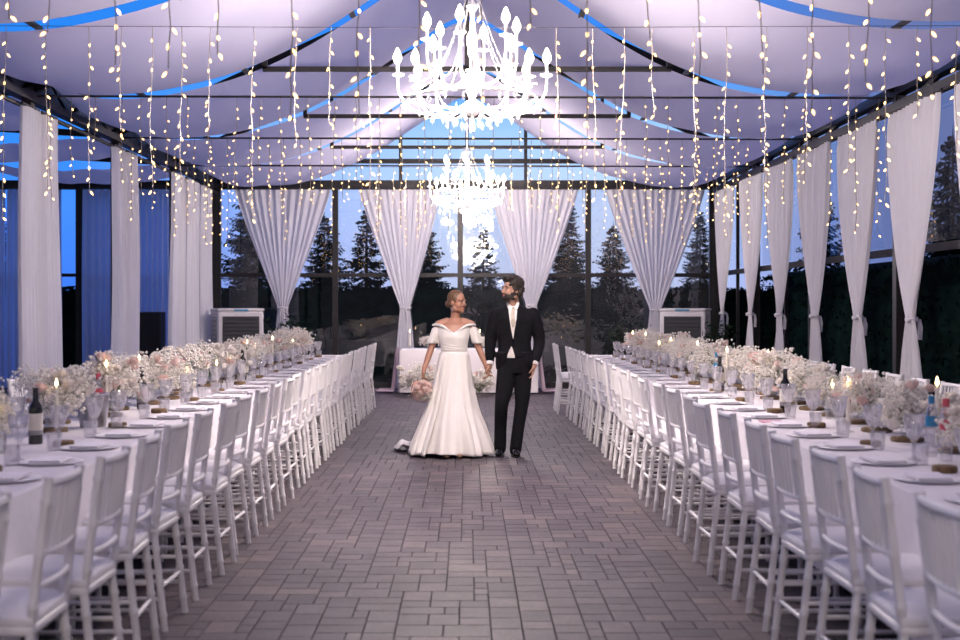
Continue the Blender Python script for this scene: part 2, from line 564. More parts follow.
# side annexe on the left, seen past the curtains
XA = -9.8
an = MB()
an.bar((XA, YB, 3.67), (XL, YB, 3.67), .14, .16)
an.bar((XA, YB, 2.04), (XL, YB, 2.04), .06, .06)
an.bar((XA, YB, .05), (XL, YB, .05), .1, .1)
for x in (XA, -7.0, -5.0): an.bar((x, YB, 0), (x, YB, 3.67), .12, .12)
for y in TR[2:]:
    an.bar((XA, y, 4.0), (XL, y, 3.7), .07, .08)
an.bar((XA, 8, 4.0), (XA, YB, 4.0), .1, .12)
for y in TR[2:]: an.bar((XA, y, 0), (XA, y, 4.0), .1, .1)
struct(an.build('wall_left', M['steel'], smooth=False))

# ================================================================== CEILING DRAPES
SWX = [0, .45, .97, 1.4, 1.8, 2.4, 3.15, 3.8, 4.2, 4.5]
SWZ = [5.3, 5.03, 4.67, 4.38, 4.13, 3.86, 3.69, 3.66, 3.74, 3.98]
def swz(x):
    a = abs(x)
    return sum(float(np.interp(abs(a + k*.12), SWX, SWZ)) for k in (-2, -1, 0, 1, 2)) / 5
GAP = .14
bays = [(TR[0]-3.4, TR[0])] + [(TR[i], TR[i+1]) for i in range(5)] + [(TR[5], YB)]
names = ['nearest the entrance end', 'sixth', 'fifth', 'fourth', 'third', 'second', 'last']
for i, (a, b) in enumerate(bays):
    a2, b2 = a + GAP, b - (GAP if i < 6 else .25)
    def fn(u, v, a2=a2, b2=b2, i=i):
        x = XL + .06 + (XR - XL - .12)*u
        sag = -.16*math.sin(PI*v)*(.5 + .5*min(1, abs(x)/2))
        fold = .018*math.sin(x*5 + 9*v + i) * math.sin(PI*v) + .012*math.sin(13*v + 2*x)
        return (x, a2 + (b2-a2)*v, swz(x) + sag + fold)
    lab = {0: 'white fabric ceiling swag over the entrance end of the aisle', 5: 'white fabric ceiling swag second from the back wall',
           6: 'white fabric ceiling swag against the back gable, farthest from the aisle entrance'}.get(i, 'white fabric ceiling swag %s from the back gable' % ORD[6-i])
    r = empty('ceiling_drape', lab, 'ceiling drape', (0, 0, 0), 0, 'white fabric swags under the roof')
    MB().grid(fn, 72, 14).build('fabric', M['drape'], r)
    if 1 < i:
        for k, x in enumerate((-3.4, -2.3, -1.2, 1.2, 2.3, 3.4)):
            dz = .35 if abs(x) < 3 else .05
            MB().box((x, a, swz(x) + .02), (.06, .4, .02)).build('strap', M['steel'], r, smooth=False)
# annexe ceiling
for i in range(2, 6):
    a, b = TR[i], (TR[i+1] if i < 5 else YB)
    def fn(u, v, a=a, b=b, i=i):
        x = XL - .35 + (XA - XL + .5)*u
        z = 3.78 - .3*math.sin(PI*min(1, u*1.1)) + .45*u - .1*math.sin(PI*v)
        return (x, a + .62 + (b-a-1.24)*v, z + .015*math.sin(9*x+5*v))
    o = MB().grid(fn, 30, 10).build('annexe_ceiling_drape', M['drape'])
    tag(o, 'white fabric swag under the annexe roof left of the hall, %s from the back' % ORD[5-i], 'ceiling drape', 'annexe swags')

# ================================================================== CURTAINS
def tied_curtain(name, label, wtop, ztop, ztie, wtie, wbot, axis, loc, group, folds=9, power=1.25, lean=0, band=True, seed=0):
    """hourglass curtain: gathered by a tie; axis 'x' hangs across the back, 'y' along a side"""
    r = empty(name, label, 'curtain', loc, 0 if axis == 'x' else PI/2, group)
    def fn(u, v):
        z = ztop + (0.015 - ztop)*v
        if z > ztie:
            t = (z - ztie)/(ztop - ztie)
            w = wtie + (wtop - wtie)*t**(1/power) if power < 1 else wtie + (wtop-wtie)*(1-(1-t)**power)
            cx = lean*(1-t)
        else:
            t = (ztie - z)/ztie
            w = wtie + (wbot - wtie)*(t**.85)
            cx = lean + .0*t
        q = 2*u - 1
        amp = (.012 + .027*w/wtop) if z > ztie - .25 else .02
        ph = 2*PI*folds*u + .8*math.sin(5*u+seed)
        x = cx + w/2*q + .012*math.sin(ph*.5 + 3*v+seed)
        y = amp*math.sin(ph) * (1 if z < ztop-.1 else .7) + .02*math.sin(4*v+seed+6*u)
        return (x, y, z)
    MB().grid(fn, folds*10, 46).build('fabric', M['curtain'], r)
    if band:
        b = MB()
        pts = [(lean + wtie*.52*math.cos(a), .045*math.sin(a), ztie + .012*math.sin(3*a)) for a in [2*PI*k/20 for k in range(21)]]
        b.tube(pts, .018, 8)
        for s in (-1, 1): b.tube([(lean + s*.01, -.075, ztie), (lean + s*.03, -.085, ztie-.08), (lean + s*.035, -.08, ztie-.2)], [.012, .016, .012], 6)
        b.build('tieback', M['curtain'], r)
    rod = MB().tube([(-wtop/2-.05, 0, ztop+.02), (wtop/2+.05, 0, ztop+.02)], .012, 6)
    rod.build('curtain_rod', M['steel'], r)
    return r
bc = [(-3.29, 1.72, 0.0, 'leftmost of the four, beside the left cooler'), (-1.2, 1.5, .1, 'left of the middle post, behind the bride'),
      (1.2, 1.6, -.05, 'right of the middle post, behind the groom'), (3.36, 1.78, 0, 'rightmost of the four, beside the right cooler')]
for i, (x, w, le, t) in enumerate(bc):
    tied_curtain('curtain', 'white tied back-wall curtain, ' + t, w, 3.56, (1.45, 1.45, 1.5, 1.42)[i], .17, .42, 'x', (x, YB-.3, 0), 'tied curtains along the back wall', 13, 1.12, le, seed=i)
rc = [11.2, 13.04, 14.84, 16.7, 18.6, 20.5, 22.7]
for i, y in enumerate(rc):
    n = len(rc) - i
    lab = 'white tied curtain along the right side, %s from the back corner' % (ORD[n-1] if n > 1 else 'nearest')
    if n == 1: lab = 'white tied curtain along the right side, closest to the back corner'
    tied_curtain('curtain', lab, 1.55, 3.46, 1.36, .15, 1.0, 'y', (XR - .08, y, 0), 'tied curtains along the right side', 11, 1.75, 0, seed=i+5)
def plain_curtain(label, w, ztop, axis, loc, group, mat, folds=6, wb=1.1, seed=0, name='curtain'):
    r = empty(name, label, 'curtain', loc, 0 if axis == 'x' else PI/2, group)
    def fn(u, v):
        z = ztop + (.02-ztop)*v
        k = 1 + (wb-1)*v
        ph = 2*PI*folds*u + .6*math.sin(4*u + seed)
        return (w/2*(2*u-1)*k + .01*math.sin(3*v+seed+9*u), .045*math.sin(ph)*(.8+.4*v) + .015*math.sin(5*v+seed), z)
    MB().grid(fn, folds*10, 20).build('fabric', mat, r)
    MB().tube([(-w/2-.03, 0, ztop+.02), (w/2+.03, 0, ztop+.02)], .012, 6).build('curtain_rod', M['steel'], r)
    return r
lc = [(13.56, .46, 'near side of the first post'), (14.18, .46, 'far side of the first post'), (17.02, .46, 'near side of the second post'), (17.64, .46, 'far side of the second post'),
      (20.45, .74, 'near side of the third post'), (21.5, .84, 'far side of the third post'), (22.65, .84, 'next to the left back corner')]
for i, (y, w, t) in enumerate(lc):
    plain_curtain('white straight curtain on the left side, ' + t, w, 3.5, 'y', (XL + .06, y, 0), 'straight curtains along the left side', M['curtain'], 5 if w < .8 else 7, 1.25, i)
for i, (x, w, t) in enumerate([(-9.0, 1.5, 'farthest left'), (-7.75, 1.0, 'just left of the annexe post'), (-6.4, .95, 'just right of the annexe post'), (-5.5, .8, 'above the black cabinet')]):
    plain_curtain('bluish sheer curtain across the annexe end, ' + t, w, 3.56, 'x', (x, YB-.25, 0), 'sheer curtains across the annexe end', M['sheer'], 8, 1.02, i+20)

# ================================================================== TABLES
TZ, Y0, Y1 = .75, 3.0, 20.0
TX = {'left': -2.38, 'right': 2.38}
for side, cx in TX.items():
    t = empty('banquet_table', 'long banquet table under the white cloth on the %s of the aisle' % side, 'table', (cx, 0, 0), 0, 'banquet tables')
    MB().box((0, (Y0+Y1)/2, .725), (1.16, Y1-Y0-.04, .03)).build('tabletop', M['white_metal'], t, smooth=False)
    n = 10
    for k in range(n):
        y = Y0 + .3 + (Y1-Y0-.6)*k/(n-1)
        for s in (-1, 1):
            MB().tube([(s*.4, y, 0), (s*.4, y, .71)], .018, 8).build('leg', M['steel'], t)
    # cloth
    per = []
    hw, L = .6, Y1 - Y0
    step = .06
    def walk(a, b):
        d = math.dist(a, b); k = max(1, int(d/step))
        return [(a[0]+(b[0]-a[0])*i/k, a[1]+(b[1]-a[1])*i/k) for i in range(k)]
    cs = [(-hw, Y0), (hw, Y0), (hw, Y1), (-hw, Y1)]
    for i in range(4): per += walk(cs[i], cs[(i+1) % 4])
    lev = [(TZ, -.012), (TZ-.004, .0), (TZ-.03, .006), (.6, .014), (.45, .02), (.32, .028), (.2, .032)]
    N = len(per); V = []; F = []
    for j, (z, o) in enumerate(lev):
        for i, (x, y) in enumerate(per):
            nx = (1 if x > hw-.001 else -1 if x < -hw+.001 else 0); ny = (1 if y > Y1-.001 else -1 if y < Y0+.001 else 0)
            s_ = x + y
            w = (math.sin(s_*11 + 2*math.sin(s_*1.7)) * .5 + math.sin(s_*4.3)*.5)
            f = o + w*.022*max(0, (TZ-z)/.5)
            V.append((x + nx*f, y + ny*f, z))
    for j in range(len(lev)-1):
        for i in range(N):
            i2 = (i+1) % N
            F.append((j*N+i2, j*N+i, (j+1)*N+i, (j+1)*N+i2))
    F.append(tuple(range(N)))
    o = MB().add(V, F).build('tablecloth', M['cloth'], solid=0)
    o.location = (cx, 0, 0)
    tag(o, 'white tablecloth over the long table on the %s of the aisle' % side, 'tablecloth', 'long white tablecloths')

# ================================================================== CHAIRS
def make_chair():
    r = empty('banquet_chair', 'white chair', 'chair')
    def turned(pts, r0):
        P, R = [], []
        for a, b in zip(pts[:-1], pts[1:]):
            a, b = Vector(a), Vector(b)
            k = max(2, round((b-a).length/.15))
            for i in range(k):
                for f, q in ((0, 1.0), (.42, .95), (.47, 1.17), (.53, 1.17), (.58, .95)):
                    P.append(a + (b-a)*((i+f)/k)); R.append(r0*q)
        P.append(Vector(pts[-1])); R.append(r0)
        return MB().tube(P, R, 8)
    for s in (-1, 1):
        turned([(s*.19, -.225, 0), (s*.185, -.175, .45), (s*.178, -.235, .948)], .017).build('leg', M['chair'], r)
        turned([(s*.195, .205, 0), (s*.195, .195, .45)], .0155).build('leg', M['chair'], r)
    b = MB()
    def py(z): return -.175 - (z-.45)/.498*.06
    for z, rr in ((.928, .013), (.7, .011), (.595, .011)):
        pts = [(x, py(z) - .018*(1-(x/.178)**2), z) for x in np.linspace(-.178, .178, 9)]
        b.tube(pts, rr, 7)
    for k in range(7):
        x = -.135 + .045*k
        c = .018*(1-(x/.178)**2)
        b.tube([(x, py(.928)-c, .928), (x, py(.81)-c, .81), (x, py(.7)-c, .7)], [.0075, .0095, .0075], 6)
    b.build('backrest', M['chair'], r)
    MB().box((0, .012, .458), (.405, .41, .035)).build('seat', M['chair'], r, bevel=.012)
    c = MB()
    c.grid(lambda u, v: ((lambda X, Y: (X*.2, .012+Y*.2, .494 + .042*(1-abs(X)**6)*(1-abs(Y)**6)))(2*u-1, 2*v-1)), 12, 12)
    c.box((0, .012, .488), (.405, .405, .034))
    c.build('cushion', M['cushion'], r, bevel=.01)
    for s in (-1, 1):
        for z in (.15, .27):
            MB().tube([(s*.193, -.21, z), (s*.195, .2, z)], .0095, 7).build('stretcher', M['chair'], r)
    MB().tube([(-.19, .2, .2), (.19, .2, .2)], .0095, 7).build('stretcher', M['chair'], r)
    MB().tube([(-.188, -.2, .2), (.188, -.2, .2)], .0095, 7).build('stretcher', M['chair'], r)
    return r
NCH, CH0, CHS = 25, 3.79, .634
chair0 = make_chair()
used = False
def put_chair(x, y, rz, label, group):
    global used
    if not used:
        used = True
        chair0.location = (x, y, 0); chair0.rotation_euler = (0, 0, rz)
        chair0['label'] = label; chair0['group'] = group
        return chair0
    return dup(chair0, (x, y, 0), rz, label, group=group)
rows = [('left', 'aisle', -1.59, PI/2), ('right', 'aisle', 1.59, -PI/2), ('left', 'outer', -3.2, -PI/2), ('right', 'outer', 3.2, PI/2)]
SPOTS = []
for ri, (side, io, x, rz) in enumerate(rows):
    for k in range(NCH):
        y = CH0 + CHS*k + (H2(k, ri)-.5)*.05
        xx = x + (H2(k, ri, 3)-.5)*.05
        if io == 'aisle' and side == 'right' and k >= NCH-2: xx -= .1; y += .12
        if io == 'aisle' and side == 'left' and k == NCH-1: xx += .03; y += .25
        where = "%s from the near end of the %s table's %s row" % (ORD[k], side, io)
        if k == NCH-1: where = "last at the far end of the %s table's %s row" % (side, io)
        put_chair(xx, y, rz + (H2(k, ri, 5)-.5)*.1, 'white spindle-back chair, ' + where, 'chairs in the %s row of the %s table' % (io, side))
        SPOTS.append((side, io, k, y))

# ================================================================== TABLEWARE
def lathe_o(name, prof, mat, parent, n=20, **k):
    return MB().lathe(prof, n, **k).build(name, mat, parent)
plate0 = None; nap0 = None; gob0 = None; tum0 = None
def mk_plate():
    m = MB().lathe([(.0, .0), (.085, .0), (.1, .004), (.15, .009), (.152, .011), (.148, .0125), (.1, .009), (.085, .006), (0, .006)], 28, cap=False).mesh('dinner_plate', M['china'])
    return m
plate_me = mk_plate()
nb = MB()
for k in range(3):
    nb.box((0, 0, .002 + k*.0035), (.225 - k*.006, .15 - k*.004, .0032))
nap_me = nb.mesh('napkin', M['napkin'])
tum_prof = [(0, 0), (.03, 0), (.034, .01), (.037, .06), (.04, .095), (.037, .095), (.034, .06), (.03, .014), (0, .012)]
tum_me = MB().lathe(tum_prof, 16, cap=False).mesh('water_tumbler', M['glass'])
gob_b = MB().lathe([(0, .09), (.012, .093), (.03, .112), (.042, .15), (.05, .2), (.052, .22), (.05, .22), (.047, .2), (.039, .15), (.027, .117), (0, .103)], 16, cap=False).mesh('bowl', M['glass'])
gob_s = MB().lathe([(0, 0), (.036, 0), (.036, .004), (.012, .01), (.007, .03), (.0095, .05), (.0065, .07), (.01, .09), (0, .091)], 14, cap=False).mesh('stem', M['glass'])
def obj_of(name, me, loc, rz=0, parent=None):
    o = bpy.data.objects.new(name, me); C.objects.link(o)
    o.location = loc; o.rotation_euler = (0, 0, rz)
    if parent: o.parent = parent
    return o
for side, io, k, y in SPOTS:
    s = -1 if side == 'left' else 1
    f = 1 if io == 'outer' else -1            # +1 on the wall side of the table
    if io == 'outer' and y < 5.5: pass
    xe = s*(2.38 + f*.41)
    j = (H2(k, s, f)-.5)
    place = "%s place from the near end, %s table's %s side" % (ORD[k], side, io)
    p = obj_of('dinner_plate', plate_me, (xe, y, TZ))
    tag(p, 'white plate, ' + place, 'plate', 'plates laid on the long tables')
    q = obj_of('napkin', nap_me, (xe, y, TZ + .014), PI/2 + j*.2)
    tag(q, 'folded napkin on its plate, ' + place, 'napkin', 'napkins laid on the plates')
    if k == 7 and side == 'right' and io == 'aisle':
        o = MB().box((0, 0, .004), (.14, .2, .008)).build('menu_card', M['pinknap'], bevel=.002)
        o.location = (xe - .02, y + .28, TZ); tag(o, 'pink card lying on the cloth near the edge of the right table', 'card')
    g = empty('wine_goblet', 'crystal goblet, ' + place, 'glass', (s*(2.38 + f*.22), y + .1 + j*.08, TZ), 0, 'crystal goblets on the long tables')
    obj_of('bowl', gob_b, (0, 0, 0), 0, g); obj_of('stem', gob_s, (0, 0, 0), 0, g)
    if io == 'aisle':
        t = obj_of('water_tumbler', tum_me, (s*(2.38 + f*.25), y - .08 + j*.06, TZ))
        tag(t, 'short crystal tumbler, ' + place, 'glass', 'crystal tumblers on the long tables')

# ------------------------------------------------------------------ flowers
def rose(m, c, r, seed=0, tilt=None):
    m.ell(c, (r*.72, r*.72, r*.7), 10, 7)
    c = Vector(c)
    R = Euler(tilt or (0, 0, 0)).to_matrix()
    for L, (n, rad, h, op) in enumerate([(3, .55, .75, .1), (4, .78, .7, .35), (5, 1.0, .55, .7)]):
        for k in range(n):
            a0 = 2*PI*k/n + L*.7 + seed
            def fn(u, v, a0=a0, n=n, rad=rad, h=h, op=op):
                a = a0 + (u-.5)*2*PI/n*1.35
                rr = r*(rad*.55 + rad*.5*v**.8 + op*.15*v*v)
                z = r*(-.55 + (h+.5)*v - .3*v*v*op - .5*(u-.5)**2*v)
                return tuple(c + R @ Vector((rr*math.cos(a), rr*math.sin(a), z)))
            m.grid(fn, 4, 4)
rose_me = {}
for key in ('rose_w', 'rose_p', 'rose_c'):
    b = MB(); rose(b, (0, 0, 0), .04); rose_me[key] = b.mesh('rose', M[key])
def breath_cloud(n, rx, ry, h0, h1, seed):
    rnd = random.Random(seed)
    b = MB(); st = MB()
    cl = [(rnd.uniform(-.6, .6)*rx, rnd.uniform(-.7, .7)*ry, rnd.uniform(h0+.05, h1-.07)) for _ in range(11)]
    for i in range(n):
        c = rnd.choice(cl)
        v = Vector([max(-1.7, min(1.7, rnd.gauss(0, 1))) for _ in range(3)])
        p = Vector(c) + Vector((v.x*rx*.22, v.y*ry*.22, v.z*.042))
        if p.z < h0: continue
        b.octa(p, rnd.uniform(.008, .0155))
    for c in cl:
        for k in range(4):
            e = Vector(c) + Vector((rnd.uniform(-.05, .05), rnd.uniform(-.05, .05), rnd.uniform(-.02, .05)))
            st.tube([(0, 0, .06), (e.x*.5, e.y*.5, .06 + (e.z-.06)*.6), e], .0022, 4, cap=False)
    return b, st
vase_me = MB().lathe([(0, .004), (.04, .004), (.045, .02), (.05, .12), (.048, .12), (.043, .024), (0, .01)], 16, cap=False).mesh('vase', M['vase'])
slice_me = MB().lathe([(0, 0), (.085, 0), (.092, .006), (.088, .022), (.08, .024), (0, .024)], 14, cap=False).mesh('wood_slice', M['wood'])
protos = []
for v in range(6):
    r = empty('flower_arrangement', 'x', 'flowers')
    b, st = breath_cloud(900, .25, .24, .07, .39, v+3)
    o = b.build('baby_breath', M['breath'], r, smooth=False); o['kind'] = 'stuff'
    st.build('stems', M['stem'], r, smooth=False)
    obj_of('vase', vase_me, (0, 0, 0), 0, r)
    rnd = random.Random(v)
    for k in range(17):
        key = rnd.choice(['rose_w', 'rose_w', 'rose_w', 'rose_w', 'rose_p'])
        if v == 2 and k == 0: key = 'rose_c'
        a = rnd.uniform(0, 2*PI); q = rnd.uniform(.06, .24)
        o = obj_of('rose', rose_me[key], (q*math.cos(a), q*math.sin(a), rnd.uniform(.17, .39) - q*.35), rnd.uniform(0, 6), r)
        o.rotation_euler = (rnd.uniform(-.7, .7), rnd.uniform(-.7, .7), rnd.uniform(0, 6)); o.scale = (rnd.uniform(.7, 1.08),)*3
        o['label'] = {'rose_w': 'white rose', 'rose_p': 'pale pink rose', 'rose_c': 'coral rose'}[key]
    lf = MB()
    for k in range(26):
        a = rnd.uniform(0, 2*PI); z = rnd.uniform(.08, .28); q = rnd.uniform(.06, .2)
        d = Vector((math.cos(a), math.sin(a), rnd.uniform(-.2, .8))).normalized(); sd = d.cross(Vector((0, 0, 1))).normalized()*.012
        p = Vector((q*math.cos(a), q*math.sin(a), z)); l = rnd.uniform(.04, .08)
        lf.add([p, p + d*l*.5 + sd, p + d*l, p + d*l*.5 - sd], [(0, 1, 2, 3)])
    lf.build('leaves', M['stem'], r, smooth=False)
    protos.append(r)
pu = [False]*6
NFL = 30
for side, cx in TX.items():
    for k in range(NFL):
        y = 3.5 + (Y1 - .6 - 3.5)*k/(NFL-1)
        v = int(H2(k, cx, 1)*6) % 6
        s = -1 if cx < 0 else 1
        x = cx + s*.06 + (H2(k, cx, 2)-.5)*.14
        if any(abs(y - q) < .3 and p*s > 0 for p, q in ((-2.3, 7.3), (-2.3, 8.2), (-2.34, 9.6), (2.2, 5.25))): x += s*.12
        if side == 'left' and 6.2 < y < 7.7: x -= .14
        sc = .82 + .26*H2(k, cx, 7)
        if side == 'right' and 5.2 < y < 9.2: sc *= .84
        lab = "white baby's breath and roses, %s arrangement from the %s table's near end" % (ORD[k] if k < 29 else 'last', side)
        g = 'flower arrangements on the %s table' % side
        if not pu[v]:
            pu[v] = True; r = protos[v]
            r.location = (x, y, TZ+.025); r.rotation_euler = (0, 0, H2(k, 5)*6); r.scale = (sc,)*3; r['label'] = lab; r['group'] = g
        else:
            dup(protos[v], (x, y, TZ+.025), H2(k, 5, cx)*6, lab, sc, g)
        o = obj_of('wood_slice', slice_me, (x, y, TZ), H2(k)*6)
        tag(o, "round wood slice under the %s table's %s flower arrangement" % (side, ORD[k] if k < 29 else 'last'), 'wood slice', 'wood slices under the flowers')
        if k % 2 == 0:
            o = obj_of('wood_slice', slice_me, (cx - s*.24, y + .28, TZ), H2(k)*6); o.scale = (.62, .62, 1.3)
            tag(o, "small loose wood slice beside the %s table's %s flower arrangement" % (side, ORD[k]), 'wood slice', 'small wood slices on the cloth')

# ------------------------------------------------------------------ candles
def candle_parts(h, glass):
    r = empty('taper_candle', 'x', 'candle')
    lathe_o('candlestick', [(0, 0), (.035, 0), (.036, .006), (.012, .012), (.01, .03), (.016, .045), (.014, .06), (0, .06)], M['vase'], r, 14, cap=False)
    lathe_o('taper', [(0, .045), (.0115, .045), (.0105, h), (.004, h+.004), (0, h+.004)], M['wax'], r, 10, cap=False)
    lathe_o('flame', [(0, h+.008), (.008, h+.018), (.0095, h+.027), (.006, h+.042), (0, h+.06)], M['flame'], r, 8, cap=False)
    if glass:
        lathe_o('glass_chimney', [(.045, .0), (.047, .01), (.047, h+.1), (.0455, h+.1), (.0455, .012)], M['vase'], r, 16, cap=False)
    return r
cp = [candle_parts(.27, False), candle_parts(.2, True), candle_parts(.33, False)]
cu = [False]*3
NC = 15
for side, cx in TX.items():
    s = -1 if cx < 0 else 1
    for k in range(NC):
        y = 4.6 + k*1.03 + (H2(k, cx, 9)-.5)*.4
        x = cx - s*(.16 - .2*H2(k, cx, 11))
        v = int(H2(k, cx, 4)*3) % 3
        lab = 'lit taper candle%s, %s from the near end of the %s table' % (' in a glass chimney' if v == 1 else '', ORD[k], side)
        if not cu[v]:
            cu[v] = True; r = cp[v]; r.location = (x, y, TZ); r['label'] = lab; r['group'] = 'taper candles'
        else: dup(cp[v], (x, y, TZ), 0, lab, group='taper candles')

# ------------------------------------------------------------------ bottles, bucket
def wine_bottle(label, loc):
    r = empty('wine_bottle', label, 'bottle', loc, .4, 'wine bottles')
    lathe_o('bottle', [(0, 0), (.036, 0), (.038, .006), (.038, .185), (.034, .205), (.016, .235), (.0145, .29), (0, .29)], M['bottle'], r, 18, cap=False)
    lathe_o('capsule', [(.0155, .24), (.0155, .295), (.017, .297), (.017, .303), (0, .305)], M['bottle'], r, 14, cap=False)
    l = lathe_o('label_sheet', [(.0386, .07), (.0386, .165)], M['paper'], r, 18, cap=False); l['label'] = 'cream paper label'
    lathe_o('label_band', [(.0389, .05), (.0389, .075)], M['greyband'], r, 18, cap=False)
for i, (x, y, t) in enumerate([(-2.33, 7.2, 'nearest on the left table, beside the metal bucket'), (-2.34, 9.6, 'second on the left table from the near end'), (-2.24, 13.3, 'third on the left table from the near end'),
        (2.2, 5.25, 'nearest on the right table, among flowers'), (2.22, 9.3, 'second on the right table from the near end'), (2.2, 11.6, 'third on the right table from the near end'), (2.22, 17.2, 'farthest on the right table')]):
    wine_bottle('dark wine bottle with cream label, ' + t, (x, y, TZ))
def water_bottle(col, label, loc):
    r = empty('water_bottle', label, 'bottle', loc, 0, 'small water bottles')
    lathe_o('bottle', [(0, 0), (.028, 0), (.03, .01), (.03, .2), (.024, .235), (.013, .265), (.013, .28), (0, .28)], M['glass'], r, 16, cap=False)
    lathe_o('cap', [(.015, .262), (.0165, .3), (0, .303)], M[col], r, 12, cap=False)
    lathe_o('wrapper', [(.0306, .15), (.0306, .2)], M[col], r, 16, cap=False)
for i, (c, x, y, t) in enumerate([('blue', 2.3, 6.6, 'nearest blue-capped on the right table'), ('red', 2.3, 6.4, 'nearest red-capped on the right table'),
        ('red', 2.36, 8.3, 'second red-capped from the near end of the right table'), ('blue', 2.36, 10.9, 'second blue-capped from the near end of the right table'), ('blue', 2.36, 12.6, 'third blue-capped from the near end of the right table'),
        ('blue', -2.42, 9.1, 'nearest blue-capped on the left table'), ('red', -2.42, 8.75, 'nearest red-capped on the left table'), ('red', -2.36, 11.05, 'second red-capped from the near end of the left table'), ('blue', -2.36, 11.35, 'second blue-capped from the near end of the left table'), ('blue', -2.36, 15.3, 'farthest blue-capped on the left table')]):
    water_bottle(c, 'clear water bottle, ' + t, (x, y, TZ))
r = empty('ice_bucket', 'grey metal ice bucket on the left table behind the nearest wine bottle', 'bucket', (-2.3, 8.2, TZ))
lathe_o('bucket', [(0, 0), (.075, 0), (.08, .01), (.1, .2), (.104, .203), (.1, .206), (.094, .2), (.076, .014), (0, .012)], M['metal'], r, 24, cap=False)
for s in (-1, 1):
    MB().tube([(s*.095, -.03, .17), (s*.12, -.025, .165), (s*.125, 0, .163), (s*.12, .025, .165), (s*.095, .03, .17)], .006, 6).build('handle', M['metal'], r)

# ================================================================== COUPLE'S TABLE at the back
CT = (0.02, 22.8)
t = empty('couple_table', 'small table under a white cloth behind the couple', 'table', (*CT, 0))
MB().box((0, 0, .725), (2.2, .72, .03)).build('tabletop', M['white_metal'], t, smooth=False)
for sx_ in (-1, 1):
    for sy in (-1, 1):
        MB().tube([(sx_*1.0, sy*.28, 0), (sx_*1.0, sy*.28, .71)], .02, 8).build('leg', M['steel'], t)
hw, hy = 1.14, .39
per = []
cs = [(-hw, -hy), (hw, -hy), (hw, hy), (-hw, hy)]
for i in range(4): per += walk(cs[i], cs[(i+1) % 4])
V = []; F = []; N = len(per); lev = [(.755, -.01), (.75, 0), (.72, .006), (.5, .012), (.25, .02), (.03, .03)]
for z, o_ in lev:
    for x, y in per:
        nx = (1 if x > hw-.001 else -1 if x < -hw+.001 else 0); ny = (1 if y > hy-.001 else -1 if y < -hy+.001 else 0)
        f = o_ + .03*math.sin((x+y)*13 + 2*math.sin(3*x))*max(0, (.75-z)/.7)
        V.append((x+nx*f, y+ny*f, z))
for j in range(len(lev)-1):
    for i in range(N):
        i2 = (i+1) % N; F.append((j*N+i2, j*N+i, (j+1)*N+i, (j+1)*N+i2))
F.append(tuple(range(N)))
o = MB().add(V, F).build('tablecloth', M['cloth']); o.location = (*CT, 0)
tag(o, 'white floor-length cloth on the small table behind the couple', 'tablecloth')
for s, lab in ((-1, 'left'), (1, 'right')):
    r = MB()
    def fn(u, v, s=s):
        if v < .55:
            z = .77 - (v/.55)*.74; x = s*(1.15 + .05 + .08*(v/.55))
        else:
            q = (v-.55)/.45; z = .03 + .02*math.sin(7*u*PI)*.6 + .02; x = s*(1.28 + .26*q)
        return (x + .03*math.sin(6*PI*u + 3*v), -.36 + .5*u + .02*math.sin(9*v), z + (.012*math.sin(5*PI*u) if v > .55 else 0))
    r.grid(fn, 30, 30)
    o = r.build('chiffon_runner', M['chiffon']); o.location = (*CT, 0)
    tag(o, "pink chiffon runner trailing to the floor at the %s end of the couple's table" % lab, 'runner', 'chiffon runners')
for i, (x, y, sc, t_, dz) in enumerate([(-.82, -.95, 1.5, 'on the floor left of the bride', 0), (.18, -.95, 1.15, 'on the floor between bride and groom', 0), (.75, -.95, 1.1, 'on the floor behind the groom', 0)]):
    r = dup(protos[(i*2+1) % 6], (CT[0]+x, CT[1]+y, dz), i*1.3, 'white and pink flower bush ' + t_, sc, "floor flowers before the couple's table")
for i, (x, y, k) in enumerate([(-1.0, .05, 0), (-.5, -.1, 2), (.2, .1, 0), (.85, 0, 2)]):
    dup(cp[k], (CT[0]+x, CT[1]+y, .755), 0, "lit taper candle on the small couple's table, %s from its left end" % ORD[i], group="candles on the couple's table")
for i, (x, y) in enumerate([(-.72, .05), (-.2, .1), (.3, .05)]):
    dup(protos[i], (CT[0]+x, CT[1]+y, .755), i, "small white flower vase on the couple's table, %s from its left end" % ORD[i], .55, "vases on the couple's table")
for i, (x, y) in enumerate([(-.45, -.22), (.15, -.22), (.4, -.2)]):
    g = empty('wine_goblet', "goblet on the couple's table, %s from its left end" % ORD[i], 'glass', (CT[0]+x, CT[1]+y, .755), 0, "goblets on the couple's table")
    obj_of('bowl', gob_b, (0, 0, 0), 0, g); obj_of('stem', gob_s, (0, 0, 0), 0, g)

